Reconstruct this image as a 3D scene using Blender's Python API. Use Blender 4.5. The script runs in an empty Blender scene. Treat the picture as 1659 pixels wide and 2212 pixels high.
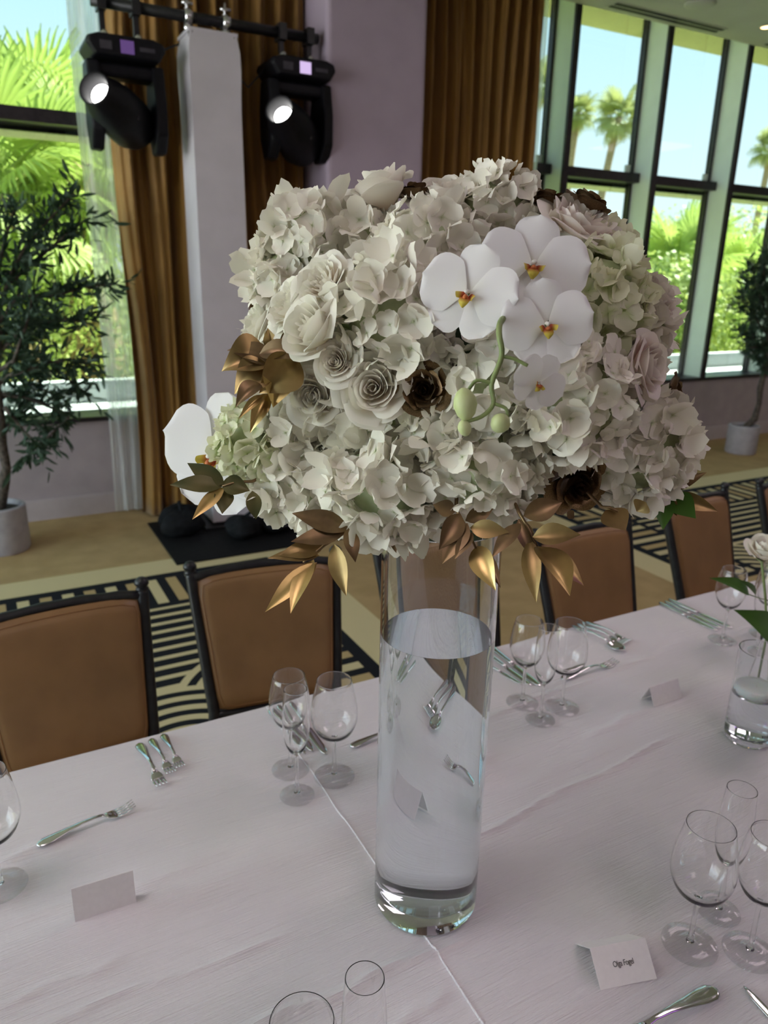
import bpy, math, random
from mathutils import Vector, Matrix, Quaternion

# ------------------------------------------------------------------ camera
scene = bpy.context.scene
F_PX, PITCH, ROLL, AZ = 1614.7, .310325, .021748, 1.073248
PPX, PPY = 829.5, 1106.0
TZ = 0.75                                   # table height
CAM = Vector((0, 0, TZ + .92))
def _room(r, f, u):
    return Vector((r*math.sin(AZ) + f*math.cos(AZ), -r*math.cos(AZ) + f*math.sin(AZ), u))
_r0, _f0, _u0 = _room(1, 0, 0), _room(0, math.cos(PITCH), -math.sin(PITCH)), _room(0, math.sin(PITCH), math.cos(PITCH))
RIGHT = math.cos(ROLL)*_r0 + math.sin(ROLL)*_u0
UP = -math.sin(ROLL)*_r0 + math.cos(ROLL)*_u0
FWD = _f0
cam_d = bpy.data.cameras.new('camera')
cam_o = bpy.data.objects.new('camera', cam_d)
scene.collection.objects.link(cam_o)
cam_o.matrix_world = Matrix(((RIGHT.x, UP.x, -FWD.x, CAM.x), (RIGHT.y, UP.y, -FWD.y, CAM.y), (RIGHT.z, UP.z, -FWD.z, CAM.z), (0, 0, 0, 1)))
cam_d.sensor_fit = 'VERTICAL'
cam_d.sensor_height = 36
cam_d.lens = F_PX/2212*36
cam_d.clip_start = .02
cam_d.clip_end = 400
cam_d.dof.use_dof = True
cam_d.dof.focus_distance = .80
cam_d.dof.aperture_fstop = 7.5
scene.camera = cam_o

# ------------------------------------------------------------------ sky, sun, exposure
scene.view_settings.view_transform = 'Standard'
scene.view_settings.look = 'None'
scene.view_settings.gamma = 1
scene.view_settings.use_curve_mapping = False
scene.view_settings.exposure = 0.36
world = bpy.data.worlds.new('sky')
scene.world = world
world.use_nodes = True
_nt = world.node_tree
_nt.nodes.clear()
_tc = _nt.nodes.new('ShaderNodeTexCoord')
_sx = _nt.nodes.new('ShaderNodeSeparateXYZ')
_rp = _nt.nodes.new('ShaderNodeValToRGB')
_bg = _nt.nodes.new('ShaderNodeBackground')
_wo = _nt.nodes.new('ShaderNodeOutputWorld')
_nt.links.new(_tc.outputs['Generated'], _sx.inputs[0])
_nt.links.new(_sx.outputs['Z'], _rp.inputs[0])
_nt.links.new(_rp.outputs[0], _bg.inputs[0])
_nt.links.new(_bg.outputs[0], _wo.inputs[0])
_e = _rp.color_ramp.elements
_e[0].position = 0.0; _e[0].color = (.86, .87, .87, 1)
_e[1].position = .9; _e[1].color = (.25, .48, .68, 1)
_m = _e.new(.30); _m.color = (.52, .74, .84, 1)
_bg.inputs[1].default_value = 5.0
sun_d = bpy.data.lights.new('sun', 'SUN')
sun_d.energy = 60
sun_d.angle = .01
sun_d.color = (1, .93, .78)
sun_o = bpy.data.objects.new('sun', sun_d)
scene.collection.objects.link(sun_o)
sun_o.rotation_euler = Vector((-.72, -.12, -.66)).to_track_quat('-Z', 'Y').to_euler()
cy = scene.cycles
cy.max_bounces = 20
cy.transmission_bounces = 18
cy.transparent_max_bounces = 24
cy.diffuse_bounces = 4
cy.glossy_bounces = 5
cy.sample_clamp_indirect = 4.0
cy.use_denoising = True
FILL_GAIN = 1.55

# ------------------------------------------------------------------ pixel helpers
def ray(x, y):
    return FWD + RIGHT*((x - PPX)/F_PX) - UP*((y - PPY)/F_PX)
def atz(x, y, z):
    d = ray(x, y); return CAM + d*((z - CAM.z)/d.z)
def aty(x, y, Y):
    d = ray(x, y); return CAM + d*((Y - CAM.y)/d.y)
def atd(x, y, depth):
    return CAM + ray(x, y)*depth
def T(x, y, z=TZ + .0018):
    return atz(x, y, z)

# ------------------------------------------------------------------ object helpers
COL = scene.collection
def tag(o, label=None, cat=None, group=None, kind=None):
    if label: o['label'] = label
    if cat: o['category'] = cat
    if group: o['group'] = group
    if kind: o['kind'] = kind
    return o
def mesh(name, verts, faces, mat=None, smooth=True, uvs=None):
    me = bpy.data.meshes.new(name)
    me.from_pydata([tuple(v) for v in verts], [], faces)
    if uvs:
        ul = me.uv_layers.new(name='UVMap')
        flat = []
        for f in faces:
            for i in f: flat.extend(uvs[i])
        ul.data.foreach_set('uv', flat)
    if mat: me.materials.append(mat)
    me.polygons.foreach_set('use_smooth', [smooth]*len(me.polygons))
    me.update()
    return me
def obj(name, me, parent=None, loc=None, M=None):
    o = bpy.data.objects.new(name, me)
    COL.objects.link(o)
    if parent is not None: o.parent = parent
    if M is not None: o.matrix_local = M
    elif loc is not None: o.location = loc
    return o
def thing(name, label, cat, loc=(0, 0, 0), rotz=0, group=None, M=None):
    o = bpy.data.objects.new(name, None)
    o.empty_display_size = .05
    COL.objects.link(o)
    o.matrix_world = M if M is not None else Matrix.Translation(Vector(loc)) @ Matrix.Rotation(rotz, 4, 'Z')
    return tag(o, label, cat, group)
def copy_tree(o, parent=None):
    c = o.copy(); COL.objects.link(c)
    if parent is not None: c.parent = parent
    for ch in o.children: copy_tree(ch, c)
    return c
def structure(name, me, parent=None, label=None, cat=None):
    o = obj(name, me, parent)
    if parent is None: tag(o, label, cat, kind='structure')
    return o
class MB:
    """collects shapes of ONE part"""
    def __init__(s): s.v = []; s.f = []; s.uv = []
    def add(s, v, f, uv=None):
        n = len(s.v); s.v += [Vector(p) for p in v]; s.f += [tuple(i + n for i in q) for q in f]
        s.uv += uv if uv else [(0, 0)]*len(v)
        return s
    def box(s, a, b):
        (x0, y0, z0), (x1, y1, z1) = a, b
        return s.add([(x0, y0, z0), (x1, y0, z0), (x1, y1, z0), (x0, y1, z0), (x0, y0, z1), (x1, y0, z1), (x1, y1, z1), (x0, y1, z1)],
                     [(3, 2, 1, 0), (4, 5, 6, 7), (0, 1, 5, 4), (1, 2, 6, 5), (2, 3, 7, 6), (3, 0, 4, 7)])
    def tube(s, pts, rad, n=8, cap=True):
        pts = [Vector(p) for p in pts]
        if not hasattr(rad, '__len__'): rad = [rad]*len(pts)
        v = []; f = []; ref = None
        for i, p in enumerate(pts):
            t = (pts[min(i+1, len(pts)-1)] - pts[max(i-1, 0)])
            t = t.normalized() if t.length > 1e-9 else Vector((0, 0, 1))
            if ref is None:
                ref = t.orthogonal().normalized()
            ref = (ref - t*ref.dot(t)).normalized()
            b = t.cross(ref)
            for k in range(n):
                a = 2*math.pi*k/n
                v.append(p + (ref*math.cos(a) + b*math.sin(a))*rad[i])
        for i in range(len(pts)-1):
            for k in range(n):
                k2 = (k+1) % n
                f.append((i*n+k, i*n+k2, (i+1)*n+k2, (i+1)*n+k))
        if cap:
            f.append(tuple(range(n-1, -1, -1))); f.append(tuple((len(pts)-1)*n + k for k in range(n)))
        return s.add(v, f)
    def lathe(s, prof, n=32, c=(0, 0, 0), close=False):
        v = []; f = []; c = Vector(c); idx = []
        for r, z in prof:
            if r < 1e-6: idx.append([len(v)]*n); v.append(c + Vector((0, 0, z)))
            else:
                idx.append(list(range(len(v), len(v)+n)))
                for k in range(n):
                    a = 2*math.pi*k/n; v.append(c + Vector((r*math.cos(a), r*math.sin(a), z)))
        m = len(prof)
        for i in range(m if close else m-1):
            A, B = idx[i], idx[(i+1) % m]
            for k in range(n):
                k2 = (k+1) % n
                q = [A[k], A[k2], B[k2], B[k]]
                q2 = []
                for j in q:
                    if j not in q2: q2.append(j)
                if len(q2) > 2: f.append(tuple(q2))
        return s.add(v, f)
    def patch(s, fn, nu, nv):
        v = []; uv = []; f = []
        for j in range(nv+1):
            for i in range(nu+1):
                u, w = -1 + 2*i/nu, j/nv
                v.append(fn(u, w)); uv.append((i/nu, w))
        for j in range(nv):
            for i in range(nu):
                a = j*(nu+1)+i
                f.append((a, a+1, a+nu+2, a+nu+1))
        return s.add(v, f, uv)
    def pillow(s, pts, nrm, T, rings=5, p=5, back=True):
        pts = [Vector(q) for q in pts]; nrm = Vector(nrm)
        c = sum(pts, Vector())/len(pts); n = len(pts)
        for sg in ((1, -1) if back else (1,)):
            v = [c + nrm*T*sg]; f = []
            for k in range(1, rings+1):
                q = (k/rings)**.6
                h = T*(max(0, 1-q**p))**.5
                v += [c + (a-c)*q + nrm*h*sg for a in pts]
            for i in range(n):
                j = (i+1) % n
                f.append((0, 1+i, 1+j) if sg > 0 else (0, 1+j, 1+i))
                for k in range(rings-1):
                    a = 1+k*n
                    f.append((a+i, a+n+i, a+n+j, a+j) if sg > 0 else (a+j, a+n+j, a+n+i, a+i))
            s.add(v, f)
        return s
    def me(s, name, mat=None, smooth=True):
        return mesh(name, s.v, s.f, mat, smooth, s.uv)
    def build(s, name, mat, parent=None, smooth=True, world=None, loc=None, M=None):
        if world is not None:
            W = world.inverted(); s.v = [W @ p for p in s.v]
        return obj(name, s.me(name, mat, smooth), parent, loc, M)
def autosmooth(o, ang=.6):
    me = o.data
    me.set_sharp_from_angle(angle=ang)
    return o
def bevel(o, w, seg=2):
    m = o.modifiers.new('bevel', 'BEVEL'); m.width = w; m.segments = seg; m.limit_method = 'ANGLE'
    return o

# ------------------------------------------------------------------ materials
def newmat(name):
    m = bpy.data.materials.new(name); m.use_nodes = True
    m.node_tree.nodes.clear()
    return m, m.node_tree
class E:
    """tiny expression wrapper over math nodes"""
    nt = None
    def __init__(s, sock): s.s = sock
    @staticmethod
    def op(kind, *a):
        n = E.nt.nodes.new('ShaderNodeMath'); n.operation = kind
        for i, x in enumerate(a):
            if isinstance(x, E): E.nt.links.new(x.s, n.inputs[i])
            else: n.inputs[i].default_value = x
        return E(n.outputs[0])
    def __add__(s, o): return E.op('ADD', s, o)
    def __radd__(s, o): return E.op('ADD', o, s)
    def __sub__(s, o): return E.op('SUBTRACT', s, o)
    def __rsub__(s, o): return E.op('SUBTRACT', o, s)
    def __mul__(s, o): return E.op('MULTIPLY', s, o)
    def __rmul__(s, o): return E.op('MULTIPLY', o, s)
    def __truediv__(s, o): return E.op('DIVIDE', s, o)
    def __gt__(s, o): return E.op('GREATER_THAN', s, o)
    def __lt__(s, o): return E.op('LESS_THAN', s, o)
    def mod(s, o): return E.op('FLOORED_MODULO', s, o)
    def floor(s): return E.op('FLOOR', s)
    def abs(s): return E.op('ABSOLUTE', s)
    def sqrt(s): return E.op('SQRT', s)
    def sin(s): return E.op('SINE', s)
def out(nt, sh):
    o = nt.nodes.new('ShaderNodeOutputMaterial'); nt.links.new(sh, o.inputs[0]); return o
def principled(nt, col, rough=.5, metal=0, **kw):
    b = nt.nodes.new('ShaderNodeBsdfPrincipled')
    if hasattr(col, 'node'): nt.links.new(col, b.inputs['Base Color'])
    else: b.inputs['Base Color'].default_value = (*col, 1)
    b.inputs['Roughness'].default_value = rough
    b.inputs['Metallic'].default_value = metal
    for k, v in kw.items():
        b.inputs[k.replace('_', ' ')].default_value = v
    return b
def noise_col(nt, a, b, scale, coord='Object', detail=3, stretch=None, lo=.35, hi=.65):
    tc = nt.nodes.new('ShaderNodeTexCoord'); nz = nt.nodes.new('ShaderNodeTexNoise')
    nz.inputs['Scale'].default_value = scale; nz.inputs['Detail'].default_value = detail
    src = tc.outputs[coord]
    if stretch:
        mp = nt.nodes.new('ShaderNodeMapping'); mp.inputs['Scale'].default_value = stretch
        nt.links.new(src, mp.inputs[0]); src = mp.outputs[0]
    nt.links.new(src, nz.inputs['Vector'])
    r = nt.nodes.new('ShaderNodeValToRGB')
    r.color_ramp.elements[0].position = lo; r.color_ramp.elements[0].color = (*a, 1)
    r.color_ramp.elements[1].position = hi; r.color_ramp.elements[1].color = (*b, 1)
    nt.links.new(nz.outputs[0], r.inputs[0])
    return r.outputs[0], nz.outputs[0]
def bump(nt, h, b, strength=.2, dist=.01):
    n = nt.nodes.new('ShaderNodeBump'); n.inputs['Strength'].default_value = strength; n.inputs['Distance'].default_value = dist
    nt.links.new(h, n.inputs['Height']); nt.links.new(n.outputs[0], b.inputs['Normal'])
def simple(name, a, b=None, rough=.5, metal=0, scale=20, bmp=0, dist=.003, stretch=None, **kw):
    m, nt = newmat(name)
    c, h = noise_col(nt, a, b or tuple(min(1, x*1.12) for x in a), scale, stretch=stretch)
    p = principled(nt, c, rough, metal, **kw)
    if bmp: bump(nt, h, p, bmp, dist)
    out(nt, p.outputs[0])
    return m
def petal_mat(name, base, tip, rough=.55, trans=.28, pos=(.05, .5), spec=.3):
    m, nt = newmat(name)
    uv = nt.nodes.new('ShaderNodeUVMap'); sp = nt.nodes.new('ShaderNodeSeparateXYZ')
    nt.links.new(uv.outputs[0], sp.inputs[0])
    r = nt.nodes.new('ShaderNodeValToRGB')
    r.color_ramp.elements[0].position = pos[0]; r.color_ramp.elements[0].color = (*base, 1)
    r.color_ramp.elements[1].position = pos[1]; r.color_ramp.elements[1].color = (*tip, 1)
    nt.links.new(sp.outputs[1], r.inputs[0])
    p = principled(nt, r.outputs[0], rough, 0, Specular_IOR_Level=spec)
    tr = nt.nodes.new('ShaderNodeBsdfTranslucent'); nt.links.new(r.outputs[0], tr.inputs[0])
    mx = nt.nodes.new('ShaderNodeMixShader'); mx.inputs[0].default_value = trans
    nt.links.new(p.outputs[0], mx.inputs[1]); nt.links.new(tr.outputs[0], mx.inputs[2])
    out(nt, mx.outputs[0])
    return m
def glass_mat(name, ior=1.47, col=(1, 1, 1), rough=0):
    m, nt = newmat(name)
    g = nt.nodes.new('ShaderNodeBsdfGlass')
    g.inputs['Color'].default_value = (*col, 1); g.inputs['IOR'].default_value = ior; g.inputs['Roughness'].default_value = rough
    out(nt, g.outputs[0])
    return m
def thin_glass(name, tint, refl=.05):
    m, nt = newmat(name)
    t = nt.nodes.new('ShaderNodeBsdfTransparent'); t.inputs[0].default_value = (*tint, 1)
    g = nt.nodes.new('ShaderNodeBsdfGlossy'); g.inputs['Roughness'].default_value = .02
    lw = nt.nodes.new('ShaderNodeLayerWeight'); lw.inputs[0].default_value = .5
    E.nt = nt; fr = E.op('POWER', E(lw.outputs['Facing']), 5.0)*.30 + refl*.5
    mx = nt.nodes.new('ShaderNodeMixShader')
    nt.links.new(fr.s, mx.inputs[0]); nt.links.new(t.outputs[0], mx.inputs[1]); nt.links.new(g.outputs[0], mx.inputs[2])
    out(nt, mx.outputs[0])
    return m
def emit(name, col, st):
    m, nt = newmat(name)
    e = nt.nodes.new('ShaderNodeEmission'); e.inputs[0].default_value = (*col, 1); e.inputs[1].default_value = st
    out(nt, e.outputs[0])
    return m
def sheer_mat(name, col, alpha):
    m, nt = newmat(name)
    t = nt.nodes.new('ShaderNodeBsdfTransparent')
    d = nt.nodes.new('ShaderNodeBsdfDiffuse'); d.inputs[0].default_value = (*col, 1)
    l = nt.nodes.new('ShaderNodeBsdfTranslucent'); l.inputs[0].default_value = (*col, 1)
    a = nt.nodes.new('ShaderNodeMixShader'); a.inputs[0].default_value = .55
    nt.links.new(d.outputs[0], a.inputs[1]); nt.links.new(l.outputs[0], a.inputs[2])
    c, h = noise_col(nt, (alpha-.12,)*3, (alpha+.12,)*3, 60, stretch=(1, 1, .04))
    b = nt.nodes.new('ShaderNodeMixShader')
    nt.links.new(c, b.inputs[0]); nt.links.new(t.outputs[0], b.inputs[1]); nt.links.new(a.outputs[0], b.inputs[2])
    out(nt, b.outputs[0])
    return m

M = {}
M['wall'] = simple('painted_wall', (.38, .325, .345), (.42, .36, .38), .7, scale=8)
M['column'] = simple('painted_column', (.43, .355, .445), (.46, .38, .475), .7, scale=6)
M['ceiling'] = simple('ceiling_paint', (.47, .47, .42), (.50, .50, .45), .8, scale=5)
M['base'] = simple('baseboard_paint', (.46, .40, .41), (.50, .44, .45), .5, scale=10)
M['fin'] = simple('fin_paint', (.70, .78, .71), (.74, .82, .75), .45, scale=6)
M['bronze'] = simple('dark_bronze', (.022, .018, .022), (.035, .028, .034), .35, .3, scale=30)
M['pane'] = thin_glass('window_glass', (.415, .458, .456))
M['soffit'] = simple('soffit_stucco', (.62, .58, .34), (.68, .63, .38), .8, scale=12)
M['ledge'] = simple('white_coping', (.80, .84, .84), (.86, .89, .89), .6, scale=12)
M['black'] = simple('black_metal', (.012, .012, .014), (.02, .02, .022), .38, .2, scale=40)
M['blackplastic'] = simple('black_plastic', (.004, .004, .006), (.007, .007, .010), .5, scale=40, Specular_IOR_Level=.22)
M['chrome'] = simple('bright_steel', (.75, .75, .77), (.82, .82, .84), .16, 1, scale=80)
M['steel'] = simple('cutlery_steel', (.72, .71, .72), (.78, .77, .78), .11, 1, scale=60, stretch=(1, 12, 1))
M['leather'] = simple('tan_leather', (.235, .125, .050), (.285, .153, .062), .42, scale=9, bmp=.05, dist=.001)
M['stitch'] = simple('leather_edge', (.25, .115, .04), (.30, .14, .05), .5, scale=60)
M['card'] = simple('card_stock', (.84, .79, .79), (.87, .82, .82), .7, scale=120, bmp=.04, dist=.0004)
M['ink'] = simple('black_ink', (.02, .02, .02), (.03, .03, .03), .6)
M['glass'] = glass_mat('drinking_glass', 1.45)
def foot_glass(name):
    m, nt = newmat(name)
    t = nt.nodes.new('ShaderNodeBsdfTransparent'); t.inputs[0].default_value = (.955, .955, .96, 1)
    gl = nt.nodes.new('ShaderNodeBsdfGlossy'); gl.inputs['Roughness'].default_value = .02
    lw = nt.nodes.new('ShaderNodeLayerWeight'); lw.inputs[0].default_value = .5
    E.nt = nt; fr = E.op('POWER', E(lw.outputs['Facing']), 3.5)*.8 + .045
    a = nt.nodes.new('ShaderNodeMixShader'); nt.links.new(fr.s, a.inputs[0]); nt.links.new(t.outputs[0], a.inputs[1]); nt.links.new(gl.outputs[0], a.inputs[2])
    out(nt, a.outputs[0])
    return m
M['footglass'] = foot_glass('thin_foot_glass')
M['vase'] = glass_mat('vase_glass', 1.50, (.985, .995, 1))
M['water'] = glass_mat('water', 1.33, (.975, .995, 1))
M['pot'] = simple('grey_concrete', (.36, .34, .37), (.44, .42, .45), .85, scale=14, bmp=.2, dist=.002)
M['soil'] = simple('dark_soil', (.02, .016, .012), (.05, .04, .03), .95, scale=60, bmp=.6, dist=.01)
M['bark'] = simple('olive_bark', (.05, .04, .032), (.13, .105, .085), .9, scale=40, bmp=.6, dist=.006)
M['olive'] = petal_mat('olive_leaf', (.028, .06, .032), (.045, .085, .05), .45, .18)
M['sleeve'] = simple('white_spandex', (.60, .565, .62), (.65, .61, .67), .7, scale=5, bmp=.25, dist=.02)
M['mat'] = simple('black_mat', (.005, .005, .006), (.009, .009, .010), .7, scale=30, Specular_IOR_Level=.2)
M['bag'] = simple('black_canvas', (.006, .007, .008), (.013, .014, .016), .85, scale=25, bmp=.4, dist=.01, Specular_IOR_Level=.15)
M['curtain'] = simple('amber_velvet', (.23, .115, .018), (.34, .175, .028), .65, scale=6, stretch=(1, 1, .25), Sheen_Weight=.3)
M['sheer'] = sheer_mat('sheer_voile', (.88, .90, .87), .68)
M['gold'] = simple('gold_paint', (.26, .172, .074), (.44, .30, .130), .36, .85, scale=26, bmp=.18, dist=.002)
M['goldbright'] = simple('bright_gold_paint', (.46, .31, .12), (.66, .46, .19), .33, .9, scale=26, bmp=.18, dist=.002)
M['bronzepetal'] = simple('bronze_paint', (.15, .095, .052), (.27, .175, .088), .38, .8, scale=30, bmp=.2, dist=.002)
M['greengold'] = simple('green_leaf_brushed_gold', (.035, .055, .018), (.16, .13, .05), .42, .35, scale=18)
M['hyd'] = petal_mat('hydrangea_petal', (.62, .66, .44), (.90, .865, .775), .6, .26, (.0, .16))
M['hydgreen'] = petal_mat('green_white_hydrangea_petal', (.55, .64, .30), (.86, .86, .66), .6, .30, (.02, .5))
M['hydstem'] = simple('hydrangea_pedicel', (.42, .50, .27), (.56, .62, .40), .7, scale=60)
M['rose'] = petal_mat('ivory_rose_petal', (.88, .74, .58), (.89, .85, .77), .55, .28, (.1, .75))
M['garden'] = petal_mat('cream_garden_rose_petal', (.90, .76, .56), (.89, .86, .77), .55, .30, (.1, .7))
M['blush'] = petal_mat('blush_rose_petal', (.90, .70, .58), (.89, .83, .77), .55, .28, (.1, .8))
M['orchid'] = petal_mat('white_orchid_petal', (.85, .83, .78), (.87, .85, .87), .5, .26, (.0, .35))
M['lip'] = petal_mat('orchid_lip', (.42, .07, .03), (.62, .50, .08), .5, .2, (.2, .6))
M['lipred'] = simple('orchid_callus', (.45, .07, .03), (.62, .22, .05), .5, scale=300)
M['stem'] = simple('green_stem', (.16, .22, .07), (.24, .30, .11), .5, scale=40)
M['bud'] = simple('orchid_bud', (.48, .56, .24), (.60, .66, .36), .5, scale=18, stretch=(4, 4, 1))
M['foam'] = simple('floral_foam', (.030, .05, .022), (.055, .085, .04), .95, scale=80)
M['leaf'] = petal_mat('green_leaf', (.05, .12, .02), (.065, .15, .025), .4, .25)
M['palm'] = petal_mat('palm_frond', (.50, .58, .16), (.46, .58, .14), .5, .42, (.05, .8))
M['palmfar'] = petal_mat('far_palm_frond', (.38, .42, .12), (.42, .44, .16), .6, .35)
M['palmbark'] = simple('palm_trunk', (.26, .17, .09), (.52, .36, .20), .9, scale=14, bmp=.5, dist=.03)
M['deadfrond'] = petal_mat('dry_palm_skirt', (.48, .30, .12), (.62, .44, .20), .8, .2)
M['hedge'] = petal_mat('hedge_leaf', (.30, .40, .08), (.56, .62, .18), .5, .4)
M['ground'] = simple('garden_ground', (.18, .24, .07), (.26, .30, .12), .95, scale=2)
M['wax'] = simple('white_wax', (.86, .86, .84), (.88, .88, .86), .4, scale=20, Subsurface_Weight=.2)
M['wood'] = simple('table_plywood', (.35, .24, .14), (.42, .30, .18), .6, scale=8)
M['lens'] = emit('lit_lens', (1, .98, .94), 9)
M['screenp'] = emit('purple_display', (.16, .085, .27), .55)
M['screenw'] = emit('pale_display', (.55, .42, .68), 1.0)
M['warm'] = emit('warm_lamp', (1, .62, .28), 5)
M['dash'] = simple('dull_print', (.035, .03, .045), (.05, .045, .06), .6)
M['purple'] = emit('violet_lamp', (.62, .20, 1.0), 2.6)

# linen tablecloth: slub threads along the table
def cloth_mat():
    m, nt = newmat('linen_cloth')
    c, h = noise_col(nt, (.755, .70, .725), (.805, .75, .772), 3.0, coord='Object', stretch=(1, 2, 1))
    p = principled(nt, c, .75, 0, Sheen_Weight=.15)
    _, h1 = noise_col(nt, (0,)*3, (1,)*3, 1, stretch=(9, 420, 1), detail=4)
    _, h2 = noise_col(nt, (0,)*3, (1,)*3, 1, stretch=(160, 900, 1), detail=2)
    E.nt = nt
    hh = E(h1)*1.0 + E(h2)*.35
    bump(nt, hh.s, p, .9, .0030)
    out(nt, p.outputs[0])
    return m
M['cloth'] = cloth_mat()

# patterned carpet, drawn in room metres
def carpet_mat():
    m, nt = newmat('patterned_carpet'); E.nt = nt
    g = nt.nodes.new('ShaderNodeNewGeometry'); sp = nt.nodes.new('ShaderNodeSeparateXYZ')
    nt.links.new(g.outputs['Position'], sp.inputs[0])
    X, Y = E(sp.outputs[0]), E(sp.outputs[1])
    # panels repeat along X with period 5.0 (walkway 1.41..3.59), mirrored about the walkway
    xm = (X - 2.5).abs() - 1.09                 # distance into a panel from its walkway edge
    ym = 4.08 - Y                               # distance into a panel from its window edge
    ds = E.op('MINIMUM', xm, ym)                # >0 inside a panel
    inside = ds > 0
    cream_band = (ds > -.215)
    # border bars
    inbar = (ds > .068)*(ds < .40)
    along_y = (xm < ym)                         # side border: bars run in X, repeat in Y
    t = Y*along_y + X*(1 - along_y)
    ph = ((t - .022)/.1085)
    bar = (ph.mod(1.0) < .53)
    alt = (ph.floor().mod(2.0) > .5)
    # inner field
    fx, fy = X, Y
    R, dy = .50, .25
    ring = None
    lines = ((fy - 3.165)/.0875).mod(1.0) < .36
    field = lines
    # scallops, rows nearer the table lie on top
    k0 = ((fy - 2.32)/dy).floor()
    result = lines*1.0
    for j in (-1, 0, 1, 2):                     # far rows first, near rows override
        row = k0 - j
        odd = row.mod(2.0)
        cx = ((fx - .50 - odd*R)/(2*R) + .5).floor()*(2*R) + .50 + odd*R
        cyy = row*dy + 2.32
        d = ((fx - cx)*(fx - cx) + (fy - cyy)*(fy - cyy)).sqrt()
        hit = (d < R)*(row < 1.5)
        rg = ((R - d)/.0725).mod(1.0) < .50
        result = result*(1 - hit) + hit*rg
    core = ds > .45
    pat = inbar*bar + core*result
    isbeige = inbar*bar*alt
    # colours
    def mix(fac, a, b):
        n = nt.nodes.new('ShaderNodeMix'); n.data_type = 'RGBA'
        nt.links.new(fac.s, n.inputs['Factor'])
        for sname, c in (('A', a), ('B', b)):
            sk = [i for i in n.inputs if i.name == sname and i.type == 'RGBA'][0]
            if isinstance(c, tuple): sk.default_value = (*c, 1)
            else: nt.links.new(c, sk)
        return [o for o in n.outputs if o.type == 'RGBA'][0]
    tan, tanh = noise_col(nt, (.39, .275, .135), (.45, .32, .16), 7, coord='Object')
    creamc = (.62, .53, .31)
    dark = (.016, .017, .021)
    c = mix(cream_band, tan, creamc)
    c = mix(inside, c, dark)
    c = mix(inside*pat, c, creamc)
    c = mix(isbeige, c, (.46, .34, .17))
    p = principled(nt, c, .95, 0, Specular_IOR_Level=.1)
    _, h = noise_col(nt, (0,)*3, (1,)*3, 400)
    bump(nt, h, p, .35, .004)
    out(nt, p.outputs[0])
    return m
M['carpet'] = carpet_mat()

# ================================================================== the room
WY, GY, CZ, SZ = 5.40, 5.64, 3.73, .69       # wall face, glass plane, ceiling, sill height
X0, X1, Y0 = -6.0, 15.0, -6.0
structure('floor', MB().box((X0, Y0, -.06), (X1, WY + .2, 0)).me('floor', M['carpet'], False), label='tan carpet with cream bands and black patterned panels', cat='floor')
structure('ceiling', MB().box((X0, Y0, CZ), (X1, 5.355, CZ + .22)).box((X0, 5.355, CZ + .22), (X1, GY + .04, CZ + .40)).me('ceiling', M['ceiling'], False), label='plain painted ceiling above the windows', cat='ceiling')
wb = MB()
wb.box((X0, WY, 0), (X1, WY + .28, SZ - .03))
wb.box((1.02, WY, SZ - .03), (4.02, WY + .28, CZ + .22))
structure('wall_back', wb.me('wall_back', M['wall'], False), label='mauve painted wall under and between the tall windows', cat='wall')
structure('wall_rear', MB().box((X0, Y0 - .2, 0), (X1, Y0, CZ)).me('wall_rear', M['wall'], False), label='plain wall behind the viewer', cat='wall')
structure('wall_left_blocker', MB().box((X0 - .2, Y0, 0), (X0, -.6, CZ)).me('wall_left_blocker', M['wall'], False), label='unseen plain wall added at the left to block light', cat='wall')  # unseen; added to narrow the open left side and keep light off front faces
structure('wall_right', MB().box((X1, Y0, 0), (X1 + .2, WY + .28, CZ)).me('wall_right', M['wall'], False), label='plain end wall of the hall', cat='wall')
bb = MB().box((X0, WY - .018, 0), (.98, WY, .135)).box((4.1, WY - .018, 0), (X1, WY, .135))
bb.box((X0, WY - .010, .135), (.98, WY, .145)).box((4.1, WY - .010, .135), (X1, WY, .145))
structure('baseboard_back', bb.me('baseboard_back', M['base'], False), label='pale baseboard along the window wall', cat='baseboard')
pil = structure('wall_pier', MB().box((2.139, 4.80, 0), (2.855, WY, CZ)).me('wall_pier', M['column'], False), label='mauve painted pier standing out between the two curtains', cat='pier')
bevel(pil, .03, 3)

def window(name, x0, x1, fin, label):
    t = thing(name, label, 'window', (x0, GY, SZ)); t['kind'] = 'structure'
    W = t.matrix_world
    def b(nm, a, c, mat, par=t, bv=0):
        o = MB().box(a, c).build(nm, mat, par, False, world=W if par is t else None)
        return o
    TB, TT, HZ = 2.505, 2.585, CZ + .22
    b('pane', (x0, GY - .004, SZ), (x1, GY + .004, TB + .03), M['pane'])
    b('pane', (x0, GY - .004, TT - .03), (x1, GY + .004, HZ), M['pane'])
    b('transom', (x0 + (.055 if fin else 0), GY - .115, TB), (x1 - .002, GY + .05, TT), M['bronze'])
    b('sill', (x0, WY - .03, SZ - .03), (x1 - .001, GY + .03, SZ), M['bronze'])
    b('frame_jamb', (x1 - .026, GY - .03, SZ), (x1 - .001, GY + .03, HZ), M['bronze'])
    b('frame_head', (x0 + .06, GY - .025, HZ - .03), (x1 - .03, GY + .02, HZ - .001), M['bronze'])
    b('latch', (x1 - .10, GY - .03, TT), (x1 - .05, GY - .005, TT + .075), M['fin'])
    if fin:
        b('mullion', (x0, WY - .005, SZ), (x0 + .050, GY + .05, HZ - .001), M['fin'])
        b('mullion_cap', (x0 - .002, WY - .03, SZ), (x0 + .056, WY - .005, HZ - .001), M['bronze'])
    return t
window('window_1', -6.0, 1.02, False, 'wide window behind the nearer potted olive tree')
window('window_2', 4.02, 4.567, False, 'narrow window beside the sheer at the dark curtain')
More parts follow.
